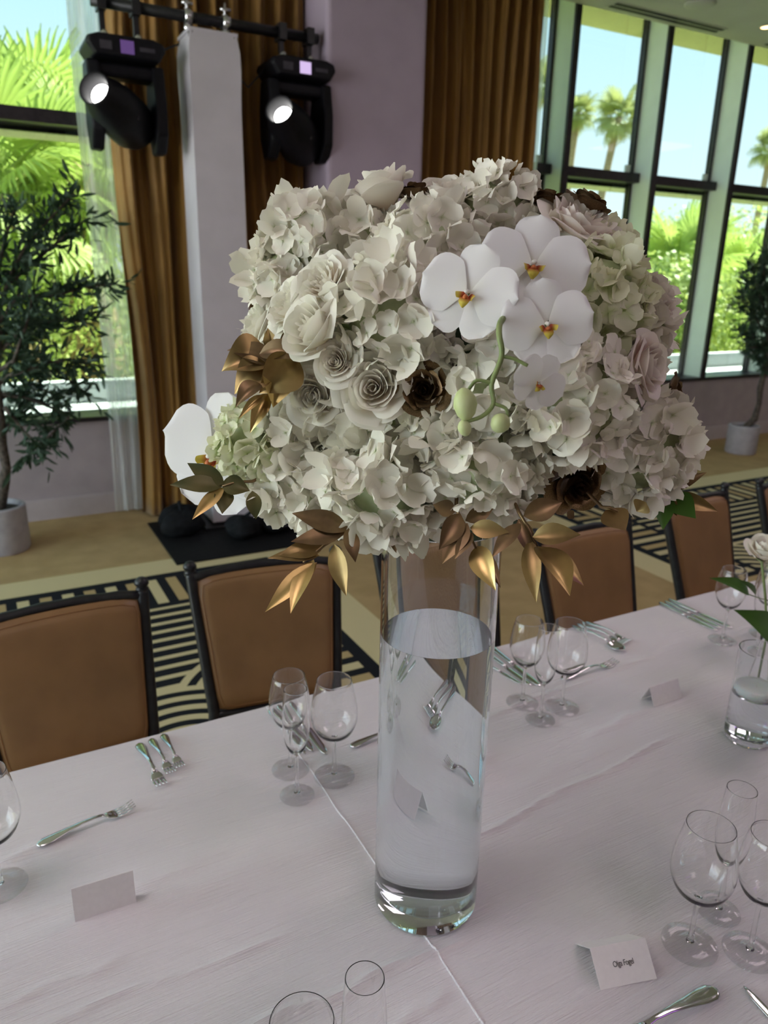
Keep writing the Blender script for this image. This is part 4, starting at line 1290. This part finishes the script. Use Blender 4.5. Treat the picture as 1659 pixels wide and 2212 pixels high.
hydrangea(1388, 975, 128, 'white hydrangea at the lower right edge of the bouquet', seed=12, rf=.0165)
hydrangea(1305, 635, 112, 'greenish hydrangea at the upper right below the pink-white rose', 'hydgreen', seed=13, rf=.016)
hydrangea(540, 965, 88, 'greenish hydrangea at the far left beside the side-on orchid', 'hydgreen', seed=14, rf=.013)
hydrangea(1395, 690, 72, 'small pale hydrangea at the right edge above the blush rose', seed=15, rf=.016)
hydrangea(950, 930, 75, 'small white hydrangea under the bronze rose in the centre', seed=16, k=.93, rf=.015)
hydrangea(1180, 560, 90, 'white hydrangea hidden behind the upper orchids', seed=17, k=.9)

hydrangea(715, 930, 66, 'small white hydrangea tucked below the two open ivory roses', seed=18, k=.95, rf=.015)
hydrangea(636, 790, 70, 'white hydrangea deep behind the gold bloom', seed=19, k=.80, rf=.015)
hydrangea(905, 760, 70, 'white hydrangea deep behind the bronze rose in the centre', seed=20, k=.9, rf=.015)
hydrangea(1345, 790, 80, 'white hydrangea deep behind the blush rose', seed=21, k=.9, rf=.016)
hydrangea(1300, 535, 70, 'greenish hydrangea just under the top right rose', 'hydgreen', seed=22, k=.98, rf=.015)

# heads on the window side of the ball, out of sight from the front
for i_, (az_, el_) in enumerate(((1.0, .1), (1.75, -.1), (2.5, .15), (.35, -.15), (1.35, .7), (2.2, .75), (.6, .75), (1.4, -.6), (2.4, -.55), (3.0, -.2), (3.55, -.35), (4.45, -.85), (5.6, -.8))):
    d_ = Vector((math.cos(az_)*math.cos(el_), math.sin(az_)*math.cos(el_), math.sin(el_)))
    p_ = BC + Vector((d_.x*RA, d_.y*RA, d_.z*RC))*(.97 if i_ < 10 else .80)
    hydrangea(0, 0, 140 if i_ < 10 else 105, 'white hydrangea on the window side or deep inside the bouquet, hidden from the front', seed=40 + i_, rf=.019, toward=0, at=(p_, d_), group='hydrangeas on the window side')
# ---- roses: every petal is a part
def rose_petals(layers, seed, ruffle=.03):
    rng = random.Random(seed); out_ = []
    for (n, R, h, w, curl, open_) in layers:
        off = rng.uniform(0, 6.28)
        for k in range(n):
            th = off + k*2*math.pi/n + rng.uniform(-.12, .12)
            hh = h*rng.uniform(.94, 1.06); RR = R*rng.uniform(.94, 1.06); ph = rng.uniform(0, 6.28); cu = curl*rng.uniform(.6, 1.3)
            b = MB()
            def fn(u, v):
                ww = w*(.34 + .66*min(1, v/.55)**.8)*(1 - .22*max(0, v - .75)/.25*u*u)
                a = th + u*ww
                prof = math.sin(min(1, v*1.25)*math.pi/2)
                r = RR*(.16 + .84*(prof*(1 - open_) + v*open_)) + .11*RR*u
                tip = max(0, v - .70)/.30
                r += cu*tip*tip*(1 - .25*u*u)
                z = hh*v*(1 - .16*u*u*v) - cu*.55*tip*tip + .14*hh*(1 - abs(u))*tip*.5
                rr = ruffle*math.sin(5*u + ph)*v*v
                r += rr*.6; z += rr*.5
                return Vector((r*math.cos(a), r*math.sin(a), z))
            b.patch(fn, 8, 7)
            out_.append(b)
    return out_
L_OPEN = [(2, .10, .70, 2.2, 0, 0), (3, .19, .74, 1.5, .01, 0), (3, .30, .77, 1.35, .02, .05), (4, .43, .78, 1.15, .04, .1), (5, .58, .74, .98, .08, .15), (5, .76, .66, .90, .16, .25), (5, .92, .52, .86, .22, .4)]
L_BUD = [(2, .10, .95, 2.2, 0, 0), (3, .20, 1.0, 1.5, .01, 0), (3, .32, 1.02, 1.4, .03, 0), (4, .46, 1.0, 1.2, .06, .05), (4, .60, .93, 1.1, .14, .1), (3, .74, .80, 1.0, .24, .2)]
L_GARD = [(4, .14, .60, .9, 0, .2), (6, .26, .64, .75, .01, .2), (7, .40, .67, .62, .02, .2), (7, .56, .68, .60, .05, .2), (6, .72, .66, .75, .10, .25), (6, .90, .52, .85, .18, .35)]
L_GOLD = [(2, .12, .72, 2.0, 0, 0), (3, .24, .76, 1.4, .02, 0), (4, .40, .74, 1.1, .05, .1), (4, .60, .68, 1.0, .14, .2), (4, .86, .50, .9, .26, .4)]
RP = {}
def rose_meshes(kind, mat):
    key = (kind, mat)
    if key not in RP:
        L, sd, ru = {'open': (L_OPEN, 3, .03), 'bud': (L_BUD, 5, .02), 'garden': (L_GARD, 9, .06), 'gold': (L_GOLD, 12, .05)}[kind]
        RP[key] = [b.me('petal', M[mat]) for b in rose_petals(L, sd, ru)]
    return RP[key]
def rose(px, py, rpx, label, kind='open', mat='rose', nm='rose', toward=.35, tilt=(0, 0), k=1.06, spin=0, flat=1.0, cat='rose', group=None):
    """tilt: extra lean in picture (right, up)"""
    p, n = on_shell(px, py, k)
    R = rpx*depth_of(p)/F_PX*{'open': 1.10, 'bud': 1.42, 'garden': 1.25, 'gold': 1.12}[kind]
    n = (n*(1 - toward) + cam_dir(p)*toward + RIGHT*tilt[0] + UP*tilt[1]).normalized()
    c = p - n*R*.5
    Mx = frame(c, n, spin, R) @ Matrix.Diagonal((1, 1, flat, 1))
    t = thing(nm, label, cat, M=Mx, group=group)
    for me in rose_meshes(kind, mat): obj('petal', me, t)
    add_stem(t, c + n*R*.05, .0026 if R < .03 else .003)
    return t
rose(806, 838, 74, 'largest open ivory rose left of the bronze rose', 'open', toward=.62, tilt=(.02, .10), spin=.4)
rose(676, 857, 58, 'ivory rose left of the largest open rose', 'open', toward=.55, tilt=(.10, .05), spin=1.4)
rose(724, 782, 46, 'small ivory rose above and between the two open ivory roses', 'open', toward=.5, tilt=(0, .12), spin=2.2, k=1.14)
rose(678, 712, 64, 'closed cream rose left of the central hydrangea', 'bud', 'garden', toward=.3, tilt=(-.35, .25), spin=.5, k=1.20)
rose(692, 605, 56, 'ruffled garden rose in the upper left', 'garden', 'garden', toward=.4, tilt=(-.1, .2), spin=1.0, k=1.20)
rose(618, 652, 56, 'garden rose between two other cream roses at left', 'garden', 'garden', toward=.25, tilt=(-.3, .2), spin=2.0, k=1.20)
rose(548, 700, 54, 'ruffled cream rose at the left edge above the gold bloom', 'garden', 'garden', toward=.25, tilt=(-.1, .1), spin=3.0, k=1.22)
rose(606, 912, 52, 'side-facing ivory rose below the gold bloom', 'open', 'garden', toward=.25, tilt=(-.25, .05), spin=.2, k=1.16)
rose(958, 412, 66, 'ivory rose topmost on the bouquet', 'open', toward=.30, tilt=(-.05, .15), spin=.9, k=1.12)
rose(825, 415, 58, 'ivory rose at the top left seen from its side', 'bud', toward=.15, tilt=(-.15, .3), spin=1.7, k=1.12)
rose(1258, 468, 72, 'pink-white rose at the top right before the windows', 'garden', 'blush', toward=.30, tilt=(.1, .2), spin=.3, k=1.20)
rose(1405, 790, 68, 'blush rose at the right edge of the bouquet', 'open', 'blush', toward=.15, tilt=(.25, .1), spin=1.1, k=1.16)
rose(1418, 640, 40, 'small blush rose at the right edge above the other blush rose', 'bud', 'blush', toward=.15, tilt=(.2, .1), spin=.1)
# painted roses
rose(914, 842, 52, 'dark bronze rose in the centre beside the largest white rose', 'gold', 'bronzepetal', 'painted_rose', toward=.7, tilt=(-.05, .05), spin=.6, k=1.02)
rose(1250, 1048, 62, 'bronze rose at the lower right under the full hydrangea', 'gold', 'bronzepetal', 'painted_rose', toward=.6, tilt=(.08, -.02), spin=1.9, k=1.1)
rose(1272, 432, 46, 'bronze rose peeking over the top right rose', 'gold', 'bronzepetal', 'painted_rose', toward=-.2, tilt=(.2, .5), spin=.9, k=1.08)
rose(892, 408, 36, 'bronze rose peeking out left of the topmost rose', 'gold', 'bronzepetal', 'painted_rose', toward=-.1, tilt=(-.1, .5), spin=2.9, k=1.0)
rose(1180, 425, 42, 'bronze rose peeking over the ruffled top hydrangea', 'gold', 'bronzepetal', 'painted_rose', toward=-.2, tilt=(-.2, .5), spin=.2, k=1.0)
rose(1462, 838, 30, 'small bronze rose at the right edge under the blush rose', 'gold', 'bronzepetal', 'painted_rose', toward=-.1, tilt=(.6, .1), spin=.2, k=1.1)

# ---- leaves in world space
def leaf_mesh(p, q, w, nh, bend=.12, fold=.25, nu=4, nv=9, shape=.85):
    """p base, q tip, half width w, nh approximate face normal"""
    d = q - p; L = d.length; d = d.normalized()
    n = (nh - d*nh.dot(d)).normalized(); s = d.cross(n)
    b = MB()
    def fn(u, v):
        hw = w*1.12*(math.sin(math.pi*min(1, v**shape))**.95)*(1 - .30*v*v) if 0 < v < 1 else 0
        return p + d*(L*v) + s*(u*hw) + n*(-abs(u)*-hw*fold + bend*L*4*v*(1 - v)*1.0 - bend*L*.2*v)
    return b.patch(fn, nu, nv)
def sprig(label, base, tipstem, leaves, dep0, mat, stemmat='gold', nm='leaf_sprig', wscale=1.0, seed=0, cat='leaves'):
    """base / tipstem pixels of the stem; leaves: (base px, tip px, half width px, depth offset at the tip, material or None)"""
    rng = random.Random(seed)
    B0 = atd(*base, dep0)
    t = thing(nm, label, cat, B0); W = t.matrix_world
    inner = BC + (B0 - BC)*.55
    P1 = atd(*tipstem, dep0 - .01)
    MB().tube([inner, B0, B0.lerp(P1, .5) + UP*.002, P1], [.0022, .002, .0017, .0011], 7).build('stem', M['bronzepetal'], t, world=W)
    for (a, b_, wpx, dz, mm) in leaves:
        d0 = dep0 + rng.uniform(-.006, .004)
        p, q = atd(*a, d0 - .004), atd(*b_, d0 + dz)
        nh = -FWD + RIGHT*rng.uniform(-.5, .5) + UP*rng.uniform(-.1, .5)
        o = leaf_mesh(p, q, wpx*dep0/F_PX, nh, rng.uniform(.02, .09), rng.uniform(.15, .4)).build('leaf', M[mm or mat], t, world=W)
    return t
G, GB, BR, GG = 'gold', 'goldbright', 'bronzepetal', 'greengold'
sprig('gold leaf sprig hanging over the second chair', (745, 1150), (655, 1215), [
    ((755, 1145), (630, 1108), 24, .0, BR), ((745, 1150), (628, 1170), 20, -.02, BR), ((700, 1180), (600, 1200), 20, -.02, G), ((690, 1200), (578, 1205), 16, -.02, G),
    ((685, 1215), (572, 1322), 20, -.03, GB), ((678, 1208), (627, 1325), 21, -.045, GB), ((722, 1175), (748, 1288), 20, -.02, G), ((750, 1140), (768, 1215), 17, -.01, BR)], .80, G, seed=1)
sprig('bronze leaf sprig hanging in front of the vase neck', (985, 1100), (1035, 1200), [
    ((985, 1105), (935, 1090), 18, .0, BR), ((995, 1110), (948, 1188), 23, -.02, BR), ((1010, 1130), (955, 1218), 24, -.02, BR), ((1005, 1125), (1068, 1095), 17, .0, BR),
    ((1020, 1150), (982, 1208), 15, -.02, BR), ((1015, 1140), (1100, 1150), 20, -.02, G), ((1028, 1180), (1070, 1275), 25, -.04, GB), ((1028, 1185), (1082, 1270), 16, -.02, BR)], .76, BR, seed=2)
sprig('gold leaf sprig with one bright leaf before the fourth chair', (1120, 1105), (1165, 1190), [
    ((1130, 1115), (1215, 1085), 24, .0, BR), ((1125, 1130), (1062, 1205), 18, -.02, BR), ((1120, 1120), (1150, 1205), 18, -.01, BR), ((1150, 1160), (1255, 1155), 24, -.02, G),
    ((1145, 1165), (1158, 1302), 20, -.035, G), ((1160, 1180), (1232, 1286), 36, -.06, GB), ((1165, 1185), (1262, 1265), 24, -.02, G), ((1225, 1105), (1240, 1120), 10, 0, BR)], .76, G, seed=3)
sprig('green and gold leaf sprig at the lower left under the side-on orchid', (545, 1040), (480, 1050), [
    ((485, 1045), (404, 1000), 20, -.01, GG), ((482, 1050), (366, 1047), 19, -.02, GG), ((484, 1052), (415, 1122), 15, -.03, GB), ((485, 1055), (480, 1110), 20, -.02, GG), ((478, 1045), (540, 1060), 22, .0, GG), ((545, 1060), (553, 1122), 16, 0, GG)], .86, GG, 'greengold', seed=4)
sprig('dark green leaf sprig at the lower right over the fifth chair', (1405, 1050), (1450, 1068), [
    ((1440, 1060), (1527, 1020), 13, -.02, BR), ((1445, 1068), (1552, 1105), 17, -.02, G), ((1450, 1070), (1503, 1120), 26, -.04, 'leaf'), ((1440, 1068), (1432, 1145), 20, -.02, 'leaf'), ((1442, 1055), (1470, 1018), 10, .0, BR), ((1440, 1068), (1462, 1115), 12, -.01, G)], .90, BR, 'greengold', seed=5)
sprig('broad bronze leaf under the lower right hydrangea', (1300, 1095), (1335, 1105), [((1308, 1102), (1352, 1146), 34, -.02, G), ((1395, 1085), (1375, 1105), 20, 0, G)], .82, G, seed=6)
sprig('single gold leaf beside the vase rim', (905, 1100), (912, 1112), [((900, 1100), (918, 1160), 18, -.01, G), ((848, 1160), (856, 1195), 7, 0, BR)], .84, G, seed=7)

# ---- big gold bloom at the left: folded painted leaves around a bud
p, n = on_shell(575, 810, 1.22)
t = thing('gold_bloom', 'large gold painted bloom of folded leaves at the left', 'painted bloom', p); W = t.matrix_world
dg_ = depth_of(p)
def gl(a, b_, wpx, dz0, dz1, mat, bend=.1, fold=.5, lean=(0, 0)):
    leaf_mesh(atd(*a, dg_ + dz0), atd(*b_, dg_ + dz1), wpx*dg_/F_PX, -FWD + RIGHT*lean[0] + UP*lean[1], bend, fold, 6, 12, .75).build('leaf', M[mat], t, world=W)
gl((585, 775), (478, 800), 46, .0, -.01, 'gold', .18, .5, (-.3, .3))
gl((592, 800), (505, 850), 40, -.012, -.012, 'gold', .22, .4, (-.4, .1))
gl((590, 790), (490, 755), 26, -.01, -.005, 'bronzepetal', .12, .5, (0, .6))
gl((560, 765), (672, 775), 24, -.02, -.03, 'bronzepetal', .15, .4, (0, .4))
gl((645, 775), (560, 850), 42, -.02, -.022, 'gold', .15, .5, (.4, 0))
gl((610, 790), (590, 880), 34, -.012, -.016, 'goldbright', .18, .6, (.2, -.1))
gl((565, 830), (508, 880), 20, -.03, -.04, 'bronzepetal', .15, .5, (-.3, .2))
gl((580, 850), (540, 935), 17, -.012, -.02, 'goldbright', .12, .6, (.1, 0))
gl((570, 855), (515, 905), 10, -.018, -.03, 'goldbright', .12, .6, (0, .2))
gl((585, 755), (578, 708), 14, -.005, -.01, 'gold', .12, .6, (.2, .1))
gl((600, 750), (612, 712), 12, .0, .0, 'bronzepetal', .12, .6, (.3, 0))
add_stem(t, p, .003)

# ---- orchids
def orchid_parts():
    def pet(ang, L, wd, cup, roundness, wav, seed):
        b = MB(); dx, dy = math.cos(ang), math.sin(ang)
        def fn(u, v):
            q = v
            cq = .60*roundness/.8
            hw = wd*math.sqrt(max(0, 1 - (abs(q - cq)/cq)**2.2)) if q < cq else wd*max(0, 1 - ((q - cq)/(1.0 - cq))**2.3)**.5
            hw *= (.35 + .65*min(1, q/.3))
            x = L*(.03 + .97*q); y = u*hw
            z = cup*(q*q*.5 - .25*q) - .10*u*u*hw + wav*math.sin(3*u + seed)*q*q
            return Vector((dx*x - dy*y, dy*x + dx*y, z))
        return b.patch(fn, 10, 12)
    P = {}
    P['petal'] = [pet(.12, 1.04, .58, .16, .80, .03, 1), pet(math.pi - .12, 1.04, .58, .16, .80, .03, 2)]
    P['sepal'] = [pet(math.pi/2, .98, .42, .05, .85, .02, 3), pet(-math.pi/2 - .62, .95, .40, .02, .9, .02, 4), pet(-math.pi/2 + .62, .95, .40, .02, .9, .02, 5)]
    for b in P['sepal']: b.v = [p_ + Vector((0, 0, -.05)) for p_ in b.v]
    return P
OP = orchid_parts()
OM = {k: [b.me(k, M['orchid']) for b in v] for k, v in OP.items()}
def lip_meshes():
    b = MB()
    for sx in (-1, 1):
        def fn(u, v, sx=sx):
            a = -.6 + 1.2*v
            return Vector((sx*(.05 + .20*math.sin(math.pi*.5*v) + .03*u), -.10 + .10*u*(1 - .3*v) - .05*v, .05 + .26*v - .05*u*u))
        b.patch(fn, 5, 6)
    side = b.me('side_lobe', M['lip'])
    b = MB()
    def fn(u, v):
        hw = .15*math.sin(math.pi*min(1, .18 + .78*v))
        return Vector((u*hw, -.10 - .34*v, .08 + .20*math.sin(math.pi*v*.8) - .06*u*u))
    b.patch(fn, 6, 8)
    mid = b.me('mid_lobe', M['lip'])
    col = MB().lathe([(0, .26), (.05, .25), (.075, .18), (.06, .08), (.05, 0)], 12)
    col.v = [Vector((p_.x, p_.y*.8 + .02 - .25*max(0, p_.z - .1), p_.z)) for p_ in col.v]
    cal = MB().lathe([(0, .10), (.05, .08), (.075, .02), (.05, -.03)], 10)
    cal.v = [p_ + Vector((0, -.15, .16)) for p_ in cal.v]
    for a in (-.5, -.2, .2, .5):
        cal.tube([(.10*math.sin(a), -.20, .16), (.24*math.sin(a), -.28, .20)], .012, 5)
    return side, mid, col.me('column', M['orchid']), cal.me('callus', M['lipred'])
LIPS = lip_meshes()
def orchid(px, py, rpx, label, k=1.18, toward=.6, tilt=(0, 0), spin=0, back=0):
    p, n = on_shell(px, py, k)
    p = p + (p - CAM).normalized()*back
    R = rpx*depth_of(p)/F_PX
    n = (n*(1 - toward) + cam_dir(p)*toward + RIGHT*tilt[0] + UP*tilt[1]).normalized()
    t = thing('orchid', label, 'orchid', M=frame(p, n, spin, R, up=UP))
    for me in OM['sepal']: obj('sepal', me, t)
    for i, me in enumerate(OM['petal']): obj('petal', me, t, M=Matrix.Translation((0, 0, .03)))
    LS = Matrix.Scale(.74, 4)
    lip = obj('lip', LIPS[1], t, M=LS)
    obj('side_lobe', LIPS[0], lip); obj('callus', LIPS[3], lip)
    obj('column', LIPS[2], t, M=LS)
    add_stem(t, p - n*.004, .0022)
    return t
orchid(1012, 632, 108, 'large white orchid facing the viewer, left one of the upper pair', k=1.26, toward=.75, tilt=(-.25, .05), spin=-.35)
orchid(1152, 572, 118, 'large white orchid behind, right one of the upper pair', k=1.15, toward=.7, tilt=(.05, .15), spin=-.15)
orchid(1180, 700, 100, 'white orchid with upright petal under the upper pair', k=1.30, toward=.6, tilt=(.1, -.05), spin=.12)
orchid(1165, 826, 66, 'smallest white orchid low on the green stem', k=1.30, toward=.35, tilt=(.35, -.25), spin=-.5)
orchid(466, 984, 142, 'white orchid sticking out at the far left, seen side-on', k=1.0, toward=.75, tilt=(-.35, .1), spin=-.3, back=.04)
# arching orchid stem with buds
dS = depth_of(on_shell(1075, 800, 1.42)[0])
pts = [(1130, 668), (1085, 690), (1078, 720), (1084, 768), (1062, 830), (1066, 872), (1040, 900), (1000, 912)]
B0 = atd(1085, 690, dS)
t = thing('orchid_bud_spray', 'green arching orchid stem with three buds in front of the hydrangeas', 'orchid stem', B0); W = t.matrix_world
def curve_pts(px, dep, n=4):
    P = [atd(x, y, dep + dd) for (x, y, dd) in [(q[0], q[1], q[2] if len(q) > 2 else 0) for q in px]]
    out_ = []
    for i in range(len(P)-1):
        p0, p1, p2, p3 = P[max(0, i-1)], P[i], P[i+1], P[min(len(P)-1, i+2)]
        for k in range(n):
            s = k/n
            out_.append(.5*((2*p1) + (p2 - p0)*s + (2*p0 - 5*p1 + 4*p2 - p3)*s*s + (3*p1 - 3*p2 + p3 - p0)*s**3))
    return out_ + [P[-1]]
sp = curve_pts([(1120, 664, .10), (1085, 690, .02)] + pts[2:], dS)
MB().tube(sp, [.0030 - .0014*i/len(sp) for i in range(len(sp))], 8).build('stem', M['stem'], t, world=W)
for a in ([(1083, 770), (1110, 775), (1140, 790)], [(1062, 828), (1030, 822), (1008, 848)], [(1068, 872), (1092, 882), (1098, 900)]):
    cp_ = curve_pts(a, dS); MB().tube(cp_, .0016, 7).build('pedicel', M['stem'], t, world=W)
for (bx, by, hx, hy, ang) in ((1004, 874, 26, 36, .1), (1080, 914, 22, 22, -.6), (1003, 925, 15, 18, .3)):
    c = atd(bx, by, dS); s = dS/F_PX
    b = MB().lathe([(0, -1), (.35, -.93), (.75, -.6), (1, -.05), (.93, .4), (.6, .8), (.2, 1), (0, 1.02)], 20)
    ca, sa = math.cos(ang), math.sin(ang)
    vv = []
    for q in b.v:
        r = 1 + .05*math.cos(3*math.atan2(q.y, q.x + 1e-9))
        x, y = q.x*hx*s*r, q.z*hy*s
        vv.append(c + RIGHT*(x*ca - y*sa) + UP*(x*sa + y*ca) - FWD*(q.y*hx*s*r))
    b.v = vv
    b.build('bud', M['bud'], t, world=W)

# ---- bud vase with single rose at the right edge
rp = Vector((1.53, .95, TZ + .0022))
t = thing('bud_vase', 'narrow clear bud vase at the right edge holding a white rose', 'vase', rp)
o = MB().lathe([(0, 0), (.024, 0), (.026, .004), (.026, .03), (.016, .08), (.011, .12), (.014, .15), (.0128, .15), (.0095, .12), (.0145, .08), (.0240, .03), (.0235, .012), (0, .010)], 40).build('glass_body', M['glass'], t)
hdp = aty(1650, 1176, rp.y)
t = thing('rose', 'single white rose with green leaves at the right picture edge', 'rose', M=frame(hdp - Vector((0, 0, .033)), Vector((-.18, -.25, 1)).normalized(), .8, .047))
for me in rose_meshes('bud', 'rose'): obj('petal', me, t)
W = t.matrix_world
h0 = hdp - Vector((0, 0, .031))
MB().tube([h0, h0.lerp(rp + Vector((0, 0, .14)), .5) + Vector((.004, 0, 0)), rp + Vector((0, 0, .14)), rp + Vector((0, 0, .02))], .0028, 8).build('stem', M['stem'], t, world=W)
MB().lathe([(0, -.1), (.22, -.02), (.30, .1)], 10).build('sepal_cup', M['stem'], t)
def rl(a, b_, w, base3=None, bend=.08, nh=None):
    Y = rp.y
    p, q = aty(*a, Y), aty(*b_, Y - .02)
    leaf_mesh(p, q, w*depth_of(p)/F_PX, nh or (-FWD + UP*.4), bend, .25).build('leaf', M['leaf'], t, world=W)
rl((1618, 1284), (1534, 1248), 14); rl((1632, 1290), (1598, 1252), 9); rl((1668, 1395), (1590, 1317), 34, bend=.12); rl((1665, 1380), (1720, 1320), 30)
MB().tube([aty(1618, 1284, rp.y), aty(1640, 1292, rp.y), aty(1660, 1297, rp.y)], .0012, 6).build('twig', M['stem'], t, world=W)
